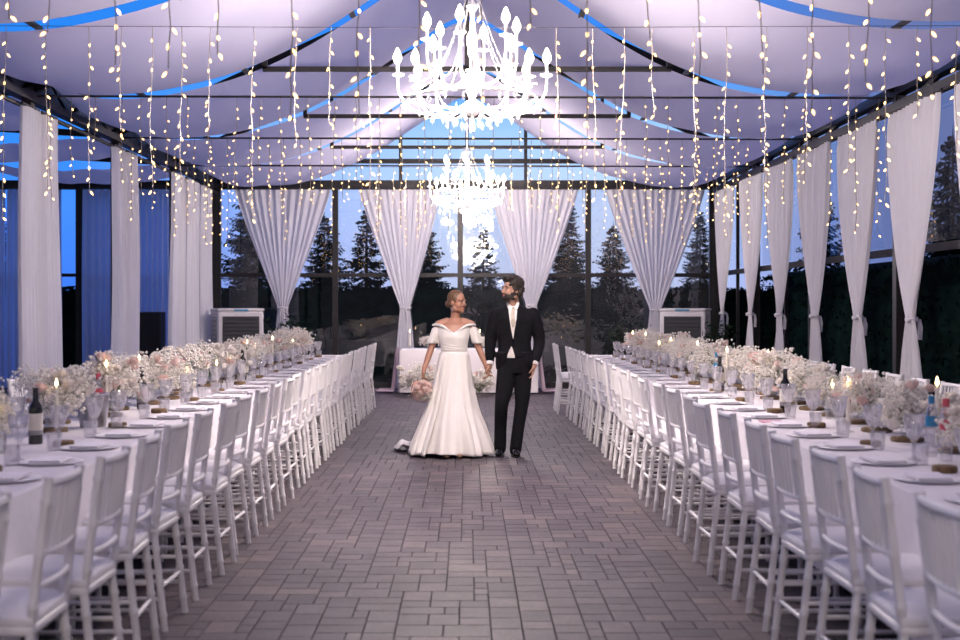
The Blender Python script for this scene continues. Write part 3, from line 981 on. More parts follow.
# ================================================================== COOLERS, POTTED SHRUBS
def cooler(label, loc, rz):
    r = empty('air_cooler', label, 'air cooler', loc, rz, 'evaporative coolers')
    MB().box((0, 0, 1.0), (.78, .56, .8)).build('casing', M['cooler'], r, bevel=.03)
    MB().box((0, 0, 1.42), (.8, .58, .05)).build('lid', M['cooler'], r, bevel=.02)
    g = MB().box((0, -.275, 1.0), (.62, .03, .62)).build('grille', M['grille'], r, smooth=False)
    for k in range(9): MB().box((0, -.295, .74 + k*.065), (.6, .012, .008), M=Matrix.Rotation(.5, 3, 'X')).build('louvre', M['pot'], g, smooth=False)
    MB().box((0, -.288, .665), (.62, .03, .03)).build('sill', M['cooler'], r, smooth=False)
    for s in (-1, 1):
        v = MB().box((s*.385, 0, 1.0), (.02, .34, .6)).build('side_vent', M['grille'], r, smooth=False)
        sl = MB()
        for k in range(8): sl.box((s*.398, 0, .74+k*.075), (.008, .34, .02))
        for k in range(5): sl.box((s*.398, -.14 + k*.07, 1.0), (.008, .015, .6))
        sl.build('vent_grid', M['cooler'], v, smooth=False)
    p = MB().box((0, -.295, 1.415), (.24, .006, .03)).build('badge', M['blue'], r, smooth=False); p['label'] = 'blue maker badge'
    MB().box((0, 0, .3), (.6, .42, .6)).build('stand', M['pot'], r, smooth=False)
cooler('white air cooler with dark grille by the left back corner, behind the left table', (-3.88, 22.5, 0), .4)
cooler('white air cooler with dark grille by the right back corner, behind the right table', (3.7, 22.6, 0), -.33)
r = empty('black_cabinet', 'black cabinet against the annexe end wall, seen between left curtains', 'cabinet', (-5.62, 23.3, 0))
MB().box((0, 0, .7), (.62, .4, 1.36)).build('body', M['grille'], r, bevel=.02)
MB().box((-.0, -.206, .72), (.56, .015, 1.2)).build('door', M['pot'], r, smooth=False)
MB().box((-.2, -.222, .9), (.02, .02, .2)).build('handle', M['metal'], r, smooth=False)
def shrub(label, loc, h, seed, w=.45):
    r = empty('potted_shrub', label, 'shrub', loc, 0, 'potted shrubs along the back wall')
    lathe_o('pot', [(0, 0), (.16, 0), (.2, .36), (.21, .38), (.18, .37), (0, .34)], M['pot'], r, 18, cap=False)
    st = MB(); lf = MB(); rnd = random.Random(seed)
    for k in range(26):
        e = Vector((rnd.gauss(0, .5)*w, rnd.gauss(0, .4)*w, rnd.uniform(.6, 1)*h))
        st.tube([(0, 0, .3), (e.x*.4, e.y*.4, .3 + (e.z-.3)*.6), e], [.012, .008, .003], 5, cap=False)
        for q in range(22):
            f = rnd.uniform(.35, 1.05)
            p = Vector((e.x*f*f, e.y*f*f, .3 + (e.z-.3)*f)) + Vector((rnd.gauss(0, .05), rnd.gauss(0, .05), rnd.gauss(0, .04)))
            d = Vector((rnd.gauss(0, 1), rnd.gauss(0, 1), rnd.gauss(.3, .7))).normalized(); sd = d.cross(Vector((rnd.random(), rnd.random(), 1))).normalized()
            l = rnd.uniform(.07, .13)
            lf.add([p, p + d*l*.5 + sd*l*.2, p + d*l, p + d*l*.5 - sd*l*.2], [(0, 1, 2, 3)])
    st.build('stems', M['trunk'], r, smooth=False)
    lf.build('foliage', M['leaf'], r, smooth=False)
shrub('dark leafy potted shrub right of the left air cooler', (-3.15, 22.9, 0), 1.3, 1, .35)
shrub('dark leafy potted shrub left of the right air cooler', (2.75, 22.9, 0), 1.22, 2, .35)
shrub('dark leafy potted shrub right of the right air cooler', (4.12, 21.75, 0), 1.25, 3, .22)

# ================================================================== THE COUPLE
def remesh(mb, name, mats, voxel, parent, smooth=4, mat_fn=None):
    """fuse overlapping closed shapes into one continuous skin"""
    me = mb.mesh(name + '_raw', mats)
    o = bpy.data.objects.new('tmp', me); C.objects.link(o)
    m = o.modifiers.new('r', 'REMESH'); m.mode = 'VOXEL'; m.voxel_size = voxel; m.use_smooth_shade = True
    m2 = o.modifiers.new('s', 'SMOOTH'); m2.factor = .5; m2.iterations = smooth
    dg = bpy.context.evaluated_depsgraph_get()
    dg.update()
    me2 = bpy.data.meshes.new_from_object(o.evaluated_get(dg))
    me2.name = name
    C.objects.unlink(o); bpy.data.objects.remove(o)
    me2.materials.clear()
    for q in (mats if isinstance(mats, (list, tuple)) else [mats]): me2.materials.append(q)
    for p in me2.polygons:
        p.use_smooth = True
        p.material_index = mat_fn(p.center) if mat_fn else 0
    r = bpy.data.objects.new(name, me2); C.objects.link(r)
    if parent: r.parent = parent
    return r

def limb(m, pts, radii, n=14, sub=4, flat=None):
    """tapered limb along a smooth path"""
    P = [Vector(p) for p in pts]; Q = []; R = []
    for i in range(len(P)-1):
        p0, p1, p2, p3 = P[max(0, i-1)], P[i], P[i+1], P[min(len(P)-1, i+2)]
        for k in range(sub):
            t = k/sub
            Q.append(.5*((2*p1) + (p2-p0)*t + (2*p0-5*p1+4*p2-p3)*t*t + (3*p1-p0-3*p2+p3)*t**3))
            R.append(radii[i] + (radii[i+1]-radii[i])*t)
    Q.append(P[-1]); R.append(radii[-1])
    m.tube(Q, R, n, flat=flat)
    m.ell(Q[0], (R[0]*.98,)*3); m.ell(Q[-1], (R[-1]*.98,)*3)

def hand(m, wrist, d, nrm, thumb, curl, sc=1.0, spread=1.0):
    """palm + four unequal fingers + thumb. d: along the hand, nrm: out of the palm, thumb: side of the thumb"""
    w = Vector(wrist); d = Vector(d).normalized(); nrm = Vector(nrm); nrm = (nrm - d*nrm.dot(d)).normalized()
    s = d.cross(nrm).normalized()
    if s.dot(Vector(thumb)) < 0: s = -s
    B = Matrix((s, nrm, d)).transposed()
    m.ell(w + d*.05*sc, (.04*sc, .016*sc, .055*sc), 14, 10, M=B)
    m.ell(w + d*.03*sc + s*.02*sc + nrm*.008*sc, (.02*sc, .014*sc, .03*sc), 10, 8, M=B)
    m.tube([w - d*.03*sc, w + d*.03*sc], [.027*sc, .028*sc], 12, flat=(1, .75))
    for k, (off, L, r) in enumerate([(.029, .072, .0085), (.0095, .08, .0088), (-.0095, .075, .0084), (-.028, .06, .0074)]):
        base = w + d*(.088 - .006*(k == 3) - .003*(k == 0))*sc + s*off*sc
        dirv = (d + s*off*spread*2.2).normalized()
        P = [base - dirv*.025*sc, base]
        ang = 0
        for q, seg in enumerate((.44, .31, .25)):
            ang += curl*(.75, 1.0, .7)[q]
            v = dirv*math.cos(ang) + nrm*math.sin(ang)
            P.append(P[-1] + v*L*seg*sc)
        m.tube(P, [r*sc, r*sc, r*.95*sc, r*.88*sc, r*.72*sc], 9)
        m.ell(P[-1], (r*.72*sc,)*3, 8, 6)
    b = w + d*.02*sc + s*.024*sc + nrm*.006*sc
    P = [b, b + (d*.6 + s*.75 + nrm*.2)*.03*sc, b + (d*.6 + s*.75 + nrm*.2)*.03*sc + (d*.85 + s*.3 + nrm*.45)*.032*sc]
    P.append(P[-1] + (d*.85 + s*.05 + nrm*(.3 + curl*.3))*.027*sc)
    m.tube(P, [.013*sc, .0115*sc, .0098*sc, .0078*sc], 9); m.ell(P[-1], (.0078*sc,)*3, 8, 6)

def head_frame(c, yaw, pitch, roll=0):
    """head looks along -Y; yaw > 0 turns it towards +X"""
    R = Euler((pitch, roll, yaw), 'XYZ').to_matrix()
    return Vector(c), R
def head_add(m, fr, sc=1.0, fem=False):
    c, R = fr
    def e(p, r): m.ell(c + R @ (Vector(p)*sc), [q*sc for q in r], 18, 14, M=R)
    e((0, .018, .035), (.075, .096, .088))
    e((0, -.02, -.03), (.062 if fem else .065, .072, .07))
    e((0, -.03, -.07), (.047 if fem else .054, .052, .045))
    e((0, -.062, -.1), (.022 if fem else .028, .024, .02))
    for s in (-1, 1):
        e((s*.04, -.055, -.035), (.026, .026, .026))            # cheek
        e((s*.033, -.072, .022), (.028, .016, .01))             # brow ridge
        e((s*.075, .012, -.012), (.011, .02, .03))              # ear
        e((s*.052, .0, -.07), (.018, .035, .03))                # jaw angle
    e((0, -.088, .0), (.011, .014, .022)); e((0, -.1, -.022), (.012, .016, .017)); e((0, -.108, -.031), (.011, .011, .01))
    for s in (-1, 1): e((s*.011, -.096, -.034), (.008, .009, .007))
    e((0, -.085, -.061), (.021, .013, .006)); e((0, -.083, -.071), (.018, .013, .007))
    e((0, .03, -.07), (.045, .05, .06))
def face_parts(fr, root, sc=1.0, brow=None):
    c, R = fr
    for s in (-1, 1):
        w = MB(); w.ell(c + R @ (Vector((s*.031, -.0745, .001))*sc), (.0105*sc, .007*sc, .0055*sc), 12, 8, M=R)
        eye = w.build('eye', M['eyewhite'], root)
        i = MB(); i.ell(c + R @ (Vector((s*.031, -.0795, .001))*sc), (.0056*sc, .0035*sc, .0054*sc), 10, 6, M=R)
        i.build('iris', M['iris'], eye)
        b = MB()
        P = [c + R @ (Vector((s*x, -.0885 + .35*(x-.03)**2*10, .02 + z))*sc) for x, z in ((.014, 0), (.026, .005), (.038, .005), (.05, -.001))]
        b.tube(P, [.0025, .004, .0035, .0015], 6); b.build('eyebrow', brow, root)
def lip_fn(fr, sc):
    c, R = fr; Ri = R.transposed()
    def fn(p):
        q = Ri @ (Vector(p) - c) / sc
        return 1 if (abs(q.x) < .022 and -.078 < q.z < -.056 and q.y < -.086) else 0
    return fn

GY = 13.33
# ------------------------------------------------------------------ groom
gr = empty('person', 'bearded man in a black suit, cream waistcoat and pale tie, walking hand in hand', 'person', (0, 0, 0))
gx0 = .475
gfr = head_frame((.445, GY - .045, 1.655), -1.05, -.06)
b = MB()
head_add(b, gfr, 1.0)
limb(b, [(gx0, GY+.03, 1.42), (.462, GY+.0, 1.52), (.452, GY-.01, 1.6)], [.066, .058, .056])
# trunk, legs
b.loft([(gx0+.005, GY, .86, .15, .1), (gx0+.005, GY, 1.0, .15, .105), (gx0+.003, GY, 1.12, .14, .1), (gx0, GY, 1.28, .165, .105), (gx0, GY+.01, 1.4, .15, .09), (gx0, GY+.02, 1.46, .08, .06)], 24)
LL = [(.4, GY-.01, .88), (.37, GY-.07, .65), (.342, GY-.1, .5), (.335, GY-.03, .3), (.33, GY-.025, .09)]
RL = [(.555, GY, .88), (.555, GY-.02, .65), (.545, GY-.035, .5), (.515, GY-.03, .3), (.482, GY-.055, .09)]
for P in (LL, RL):
    limb(b, P, [.075, .06, .046, .042, .03]); b.ell((P[-1][0], P[-1][1]-.04, .045), (.028, .07, .02))
# arms
GA = [(.3, GY, 1.41), (.235, GY+.03, 1.13), (.225, GY-.02, .9)]
GB = [(.655, GY, 1.41), (.725, GY+.06, 1.13), (.675, GY-.02, .91)]
for P in (GA, GB): limb(b, P, [.055, .042, .03])
hand(b, (.225, GY-.02, .895), (-.12, -.05, -1), (-1, .1, .1), (0, -1, -.1), .55, 1.0)
hand(b, (.672, GY-.025, .9), (-.18, -.1, -1), (-1, .0, .2), (0, -1, 0), .4, 1.0)
body = remesh(b, 'body', [M['skin_g'], M['lip']], .0055, gr, 3, lip_fn(gfr, 1.0))
face_parts(gfr, gr, 1.0, M['hair_g'])
c, R = gfr
def hb(parts, name, mat, root, fr, vox=.006, rough=.006, seed=0, sm=2):
    c, R = fr; m = MB(); rnd = random.Random(seed)
    for p, r, k in parts:
        m.ell(c + R @ Vector(p), r, 16, 12, M=R)
        for i in range(k):
            v = Vector((rnd.gauss(0, 1), rnd.gauss(0, 1), rnd.gauss(0, 1))).normalized()
            q = Vector(p) + Vector((v.x*r[0], v.y*r[1], v.z*r[2]))*.92
            if q.y < -.062 and q.z < .06 and name == 'hair': continue
            m.ell(c + R @ q, (rough*2.2, rough*2.2, rough*1.7), 8, 6, M=R)
    return remesh(m, name, mat, vox, root, sm)
hb([((0, .03, .06), (.085, .098, .082), 70), ((0, .06, .0), (.079, .07, .085), 45), ((.0, -.035, .105), (.068, .058, .035), 40), ((.066, .0, .035), (.02, .035, .05), 8), ((-.066, .0, .035), (.02, .035, .05), 8)], 'hair', M['hair_g'], gr, gfr, .006, .009, 1)
hb([((0, -.055, -.088), (.046, .042, .034), 20), ((.05, -.02, -.065), (.02, .045, .042), 14), ((-.05, -.02, -.065), (.02, .045, .042), 14), ((0, -.05, -.105), (.034, .036, .024), 14),
    ((.02, -.087, -.051), (.02, .012, .008), 5), ((-.02, -.087, -.051), (.02, .012, .008), 5), ((.038, -.065, -.07), (.018, .02, .03), 8), ((-.038, -.065, -.07), (.018, .02, .03), 8), ((0, -.07, -.095), (.034, .026, .022), 10), ((.068, .0, -.03), (.009, .016, .035), 3), ((-.068, .0, -.03), (.009, .016, .035), 3)], 'beard', M['hair_g'], gr, gfr, .005, .004, 2, 1)
# trousers
b = MB()
b.loft([(gx0+.005, GY, .82, .165, .115), (gx0+.005, GY, .9, .168, .12), (gx0+.005, GY, 1.0, .158, .115), (gx0+.005, GY, 1.04, .15, .11)], 28)
limb(b, [(.4, GY-.01, .88), (.37, GY-.07, .65), (.342, GY-.1, .5), (.335, GY-.03, .3), (.33, GY-.025, .07)], [.1, .086, .068, .062, .062])
limb(b, [(.555, GY, .88), (.555, GY-.02, .65), (.545, GY-.035, .5), (.515, GY-.03, .3), (.482, GY-.055, .055)], [.1, .084, .068, .062, .06])
remesh(b, 'trousers', M['suit'], .008, gr, 3)
# jacket: body, cutaway skirts, shoulders, sleeves
b = MB()
b.loft([(gx0+.005, GY+.005, .98, .178, .128), (gx0+.003, GY, 1.05, .168, .124), (gx0+.002, GY, 1.13, .163, .122), (gx0, GY, 1.25, .185, .128), (gx0, GY, 1.36, .2, .125), (gx0, GY+.01, 1.43, .19, .1), (gx0, GY+.02, 1.475, .12, .075), (gx0-.005, GY+.025, 1.5, .075, .06)], 30)
for s in (-1, 1):       # quarters falling open below the button
    b.loft([(gx0 + s*.125, GY+.02, .855, .06, .1), (gx0 + s*.12, GY+.01, .93, .07, .12), (gx0 + s*.1, GY, 1.03, .085, .125)], 18)
    b.ell((gx0 + s*.185, GY+.01, 1.415), (.06, .07, .05))
b.loft([(gx0, GY+.06, .86, .16, .07), (gx0, GY+.05, .98, .165, .085)], 20)
limb(b, [(.295, GY+.005, 1.405), (.25, GY+.03, 1.25), (.232, GY+.03, 1.12), (.226, GY-.005, .945)], [.074, .068, .058, .046])
limb(b, [(.655, GY+.005, 1.405), (.705, GY+.045, 1.25), (.727, GY+.06, 1.12), (.682, GY-.01, .945)], [.074, .068, .06, .046])
jk = remesh(b, 'jacket', M['suit'], .008, gr, 3)
# chest surface in front of the jacket
def chest_y(x, z, off=0):
    Z = [.98, 1.05, 1.13, 1.25, 1.36, 1.43, 1.475, 1.5]; RX = [.178, .168, .163, .185, .2, .19, .12, .075]; RY = [.128, .124, .122, .128, .125, .1, .075, .06]; CY = [.005, 0, 0, 0, 0, .01, .02, .025]
    rx, ry, cy = np.interp(z, Z, RX), np.interp(z, Z, RY), np.interp(z, Z, CY)
    q = min(.97, abs(x - gx0)/rx)
    return GY + cy - ry*math.sqrt(1-q*q) - off
def panel(name, mat, edges, off, nu=10, nv=16, th=.006, parent=gr):
    """edges: list of (z, x0, x1) from top to bottom, laid on the chest"""
    zs = [e[0] for e in edges][::-1]; a = [e[1] for e in edges][::-1]; c_ = [e[2] for e in edges][::-1]
    def fn(u, v):
        z = edges[0][0] + (edges[-1][0]-edges[0][0])*v
        x0, x1 = np.interp(z, zs, a), np.interp(z, zs, c_)
        x = x0 + (x1-x0)*u
        return (float(x), float(chest_y(x, z, off)), float(z))
    o = MB().grid(fn, nu, nv).build(name, mat, parent, solid=th)
    return o
vx = .45
panel('shirt', M['shirt'], [(1.515, .41, .505), (1.46, .405, .505), (1.4, .412, .5), (1.34, .422, .488)], .006)
panel('waistcoat', M['vest'], [(1.42, .41, .435), (1.33, .418, .49), (1.24, .438, .474), (1.165, .452, .46)], .009)
wl = panel('waistcoat', M['vest'], [(1.09, .437, .442), (1.05, .42, .457), (1.0, .4, .472), (.975, .398, .474)], .012); wl['label'] = 'waistcoat points below the jacket button'
t = panel('tie', M['tie'], [(1.47, .448, .472), (1.445, .442, .474), (1.4, .437, .474), (1.33, .436, .476), (1.28, .445, .468)], .014)
k = MB(); k.ell((.46, chest_y(.46, 1.465) - .012, 1.462), (.018, .014, .02)); k.build('tie_knot', M['tie'], t)
for e in ([(1.525, .395, .42), (1.49, .4, .44), (1.455, .412, .452)], [(1.525, .5, .518), (1.49, .478, .515), (1.455, .468, .5)]):
    panel('shirt_collar', M['shirt'], e, .016, 6, 8, .008)
panel('lapel', M['suit'], [(1.5, .385, .41), (1.42, .355, .414), (1.37, .352, .42), (1.36, .372, .421), (1.25, .41, .438), (1.15, .446, .458)], .014, 8, 20, .007)
panel('lapel', M['suit'], [(1.5, .503, .53), (1.42, .495, .565), (1.37, .49, .57), (1.36, .49, .548), (1.25, .47, .5), (1.15, .456, .468)], .014, 8, 20, .007)
pk = panel('pocket_square', M['suit'], [(1.335, .56, .605), (1.32, .56, .605)], .006, 4, 2, .006)
bt = MB(); bt.ell((.458, chest_y(.458, 1.125) - .004, 1.125), (.009, .005, .009), 10, 8); bt.build('button', M['shoe'], gr)
for P, q in (((.226, GY-.008, .94), .222), ((.68, GY-.012, .94), .674)):
    m = MB(); m.tube([P, (q, P[1]-.012, .905)], [.041, .04], 16); m.build('shirt_cuff', M['shirt'], gr)
for x, y, a in ((.328, GY-.03, .12), (.48, GY-.06, -.05)):
    m = MB(); Rz = Matrix.Rotation(-a, 3, 'Z')
    def sh(p): return Vector((x, y, 0)) + Rz @ Vector(p)
    m.tube([sh((0, .09, .05)), sh((0, .03, .055)), sh((0, -.06, .045)), sh((0, -.14, .036)), sh((0, -.19, .03))], [.036, .044, .045, .042, .022], 14, flat=(1, .8))
    m.ell(sh((0, -.16, .033)), (.038, .05, .028)); m.ell(sh((0, .07, .06)), (.04, .05, .05))
    m.ell(sh((0, .0, .075)), (.04, .06, .045))
    s = remesh(m, 'shoe', M['shoe'], .006, gr, 3)
    so = MB(); so.loft([(x + .0, y - .05, .002, .044, .155), (x, y - .05, .014, .045, .158)], 20); so.build('sole', M['pot'], s)

# ------------------------------------------------------------------ bride
br = empty('person', 'woman in an off-shoulder ivory satin wedding gown, hair pulled back, holding a bouquet', 'person', (0, 0, 0))
bx = -.13
bfr = head_frame((-.095, GY - .02, 1.53), .95, .04)
b = MB()
head_add(b, bfr, .93, True)
limb(b, [(-.115, GY+.025, 1.3), (-.117, GY+.015, 1.38), (-.108, GY+.01, 1.47)], [.055, .047, .047])
b.loft([(bx, GY, .9, .14, .1), (bx, GY, 1.02, .115, .08), (bx, GY, 1.12, .125, .085), (bx, GY, 1.22, .145, .095), (bx+.005, GY+.005, 1.3, .15, .075), (bx+.012, GY+.015, 1.345, .09, .055), (-.115, GY+.02, 1.37, .055, .048)], 24)
for s, P in ((-1, (-.285, GY+.01, 1.295)), (1, (.04, GY+.01, 1.295))): b.ell(P, (.048, .05, .05))
limb(b, [(-.2, GY+.01, 1.335), (-.285, GY+.01, 1.3)], [.04, .046]); limb(b, [(-.04, GY+.01, 1.335), (.04, GY+.01, 1.3)], [.04, .046])
BA = [(-.29, GY+.01, 1.285), (-.355, GY+.03, 1.08), (-.425, GY-.07, .865)]
BB = [(.047, GY+.01, 1.285), (.115, GY+.03, 1.08), (.19, GY-.03, .895)]
for P in (BA, BB): limb(b, [P[0], tuple((Vector(P[0])+Vector(P[1]))*.5), P[1], tuple((Vector(P[1])+Vector(P[2]))*.5 + Vector((0, .004, 0))), P[2]], [.042, .039, .034, .032, .022])
hand(b, (-.427, GY-.072, .862), (-.12, -.15, -1), (.75, -.3, .1), (.3, -1, 0), .95, .88)
hand(b, (.19, GY-.03, .895), (.12, -.05, -1), (.9, .25, .1), (.2, -1, .1), .75, .88)
for x in (-.2, -.07):
    limb(b, [(x, GY, .9), (x, GY-.01, .5), (x, GY-.02, .09)], [.085, .055, .035]); b.ell((x, GY-.08, .045), (.033, .09, .028))
remesh(b, 'body', [M['skin_b'], M['lip']], .0055, br, 3, lip_fn(bfr, .93))
face_parts(bfr, br, .93, M['hair_b'])
c, R = bfr
def hair_bits():
    m = MB()
    def e(p, r): m.ell(c + R @ (Vector(p)*.93), [q*.93 for q in r], 20, 16, M=R)
    e((0, .028, .046), (.08, .096, .086)); e((0, .055, .0), (.074, .066, .07)); e((.064, .012, .03), (.016, .045, .045)); e((-.064, .012, .03), (.016, .045, .045))
    e((0, .115, -.03), (.042, .036, .04)); e((0, .13, -.022), (.03, .03, .034))
    return m
remesh(hair_bits(), 'hair', M['hair_b'], .006, br, 3)
for s in (-1, 1):
    p = c + R @ (Vector((s*.082, .0, -.05))*.93)
    MB().octa(p, .007, .012).octa(p - Vector((0, 0, .028)), .011, .02).build('earring', M['crystal'], br, smooth=False)
# gown: bodice, gathered overskirt
def gown(name, r0, rings, n, nv, folds, amp, topfn=None, solid=.004, back=0):
    zs = [q[0] for q in rings][::-1]
    ip = [[q[k] for q in rings][::-1] for k in range(1, 5)]
    zt, zb = rings[0][0], rings[-1][0]
    V, F = [], []
    for j in range(nv+1):
        for i in range(n):
            a = 2*PI*i/n
            z0 = topfn(a) if topfn else zt
            z = z0 + (zb-z0)*(j/nv)
            cx_, cy_, rx, ry = [float(np.interp(z, zs, q)) for q in ip]
            f = max(0, min(1, (.98 - z)/.95))
            w = amp*f**1.3*(math.sin(folds*a + 1.3*math.sin(2*a) + 2.2*(1-f)) + .5*math.sin(folds*1.7*a + 1))
            if back and math.sin(a) > 0: ry = ry + back*f*f*math.sin(a)
            V.append((cx_ + (rx+w)*math.cos(a), GY + cy_ + (ry+w*.9)*math.sin(a), z + (.012*math.sin(3*a+1) if j == nv else 0)))
    for j in range(nv):
        for i in range(n):
            i2 = (i+1) % n
            F.append((j*n+i2, j*n+i, (j+1)*n+i, (j+1)*n+i2))
    return MB().add(V, F).build(name, M['satin'], r0, solid=solid)
def neck(a):
    # V at the front (a = -90 deg), level at the sides and back
    d = abs(((a + PI/2 + PI) % (2*PI)) - PI)
    return 1.222 + .062*min(1, d/.85) + .004*math.cos(d*2)
gown('bodice', br, [(1.3, bx+.003, 0, .165, .1), (1.24, bx, -.008, .158, .112), (1.18, bx, -.012, .15, .116), (1.1, bx, -.004, .134, .1), (1.03, bx+.002, 0, .128, .096), (.97, bx+.005, 0, .142, .108), (.9, bx+.005, 0, .158, .12)], 72, 26, 3, 0, neck)
gown('skirt', br, [(1.035, bx+.002, 0, .131, .099), (.97, bx+.005, 0, .147, .113), (.86, bx+.003, 0, .16, .128), (.7, bx-.004, -.005, .178, .156), (.5, bx-.015, -.02, .225, .205), (.3, bx-.018, -.03, .31, .27), (.12, bx-.022, -.035, .37, .32), (.035, bx-.022, -.035, .395, .34)], 150, 44, 10, .034, None, .004, .25)
# overskirt, open at the front
def overskirt(u, v):
    a = -PI/2 + .5 + .12*v + (2*PI - 1.0 - .24*v)*u
    z = 1.02 - v*.995
    q = [(1.03, .133, .101), (.97, .147, .114), (.86, .165, .134), (.7, .188, .165), (.5, .238, .215), (.3, .3, .28), (.12, .365, .345), (.02, .385, .37)][::-1]
    rx = float(np.interp(z, [k[0] for k in q], [k[1] for k in q])); ry = float(np.interp(z, [k[0] for k in q], [k[2] for k in q]))
    if math.sin(a) > 0: ry += .3*v*v*math.sin(a)
    w = .03*v**1.2*(math.sin(13*a + 1.6*math.sin(3*a)) + .4*math.sin(23*a)) + .008
    return (bx + .004 - .045*v + (rx+w)*math.cos(a), GY - .03*v + (ry+w)*math.sin(a), z)
MB().grid(overskirt, 150, 40).build('overskirt', M['satin'], br, solid=.004)
# draped folds across the waist
for i, (z0, z1) in enumerate(((1.13, 1.06), (1.1, 1.04), (1.065, 1.035))):
    P = []
    for q in np.linspace(0, 1, 18):
        a = -PI + PI*q
        z = z0 + (z1-z0)*q
        rx = float(np.interp(z, [1.03, 1.1, 1.18], [.131, .137, .153])); ry = float(np.interp(z, [1.03, 1.1, 1.18], [.099, .103, .119]))
        P.append((bx + rx*math.cos(a), GY - .004 + ry*math.sin(a), z))
    MB().tube(P, [.002 + .003*math.sin(PI*k/17) for k in range(18)], 6).build('waist_pleat', M['satin'], br)
# off-shoulder band and short sleeves
for s, P in ((-1, BA), (1, BB)):
    p0, p1 = Vector(P[0]), Vector(P[1])
    def fn(u, v, s=s, p0=p0, p1=p1):
        a = 2*PI*u
        d = (p1-p0).normalized()
        q = p0 + Vector((s*-.004, 0, .03)) + d*(.02 + .19*v)
        up = Vector((-s*.5, 0, 1)).normalized()*(.04*(1-v))
        x = Vector((1, 0, 0)); y = Vector((0, 1, 0))
        r = .049 + .004*v + .003*math.sin(5*a + 3*v)
        return tuple(q + x*r*math.cos(a)*1.08 + y*r*math.sin(a) - Vector((0, 0, .03*(1-v)*(-s)*math.cos(a)*-1)))
    MB().grid(fn, 30, 10).build('sleeve', M['satin'], br, solid=.004)
for s in (-1, 1):        # folded cuff of the neckline running over to the sleeve
    P = [(bx + .0, GY-.115, 1.222), (bx + s*.05, GY-.116, 1.25), (bx + s*.1, GY-.1, 1.283), (bx + s*.14, GY-.075, 1.3), (bx + s*.18, GY-.05, 1.305), (bx + s*.21, GY-.01, 1.3)]
    limb_m = MB(); limb(limb_m, P, [.005, .009, .012, .013, .013, .01], 10, 4); limb_m.build('neckline_fold', M['satin'], br)
# train on the floor behind, to the left
def fn(u, v):
    a = -.5 + 1.0*u
    q = .25 + .45*v
    z = .06*(1-v) + .025 + .03*math.sin(7*u + 4*v)*math.sin(PI*v) + .05*math.exp(-((v-.8)/.15)**2)
    return (bx - .12 - q*math.cos(a*.8)*.72, GY + .2 + q*.35 + .4*(u-.5), z)
MB().grid(fn, 20, 24).build('train', M['satin'], br, solid=.004)
for x in (-.2, -.075):
    m = MB(); m.ell((x, GY-.325, .028), (.034, .07, .024)); m.ell((x, GY-.27, .04), (.03, .06, .03))
    m.build('shoe', M['bshoe'], br)
# bouquet
bq = empty('bouquet', "round bouquet of blush and white roses in the bride's hand", 'bouquet', (-.445, GY-.13, .655))
rnd = random.Random(5)
dirs = []
for k in range(26):
    z = 1 - 2*(k+.5)/26; a = k*2.39996; q = math.sqrt(1-z*z)
    dirs.append((q*math.cos(a), q*math.sin(a), z))
for k, d in enumerate(dirs):
    if d[2] > .86: continue
    key = ('rose_p', 'rose_w', 'rose_p', 'rose_w', 'rose_c')[k % 5] if k % 10 != 9 else 'rose_p'
    o = obj_of('rose', rose_me[key], Vector(d)*.085, 0, bq)
    o.rotation_euler = Vector((0, 0, 1)).rotation_difference(Vector(d)).to_euler(); o.scale = (rnd.uniform(.95, 1.2),)*3
    o['label'] = {'rose_w': 'white rose', 'rose_p': 'blush rose', 'rose_c': 'dusky coral rose'}[key]
MB().ell((0, 0, 0), (.066, .066, .066)).build('greenery', M['stem'], bq)
st = MB()
for k in range(9):
    a = k*2.4; st.tube([(.02*math.cos(a), .02*math.sin(a), .0), (.012*math.cos(a) + .01, .05 + .012*math.sin(a), .1), (.014*math.cos(a) + .012, .055 + .014*math.sin(a), .19)], .005, 5)
st.build('stems', M['stem'], bq)

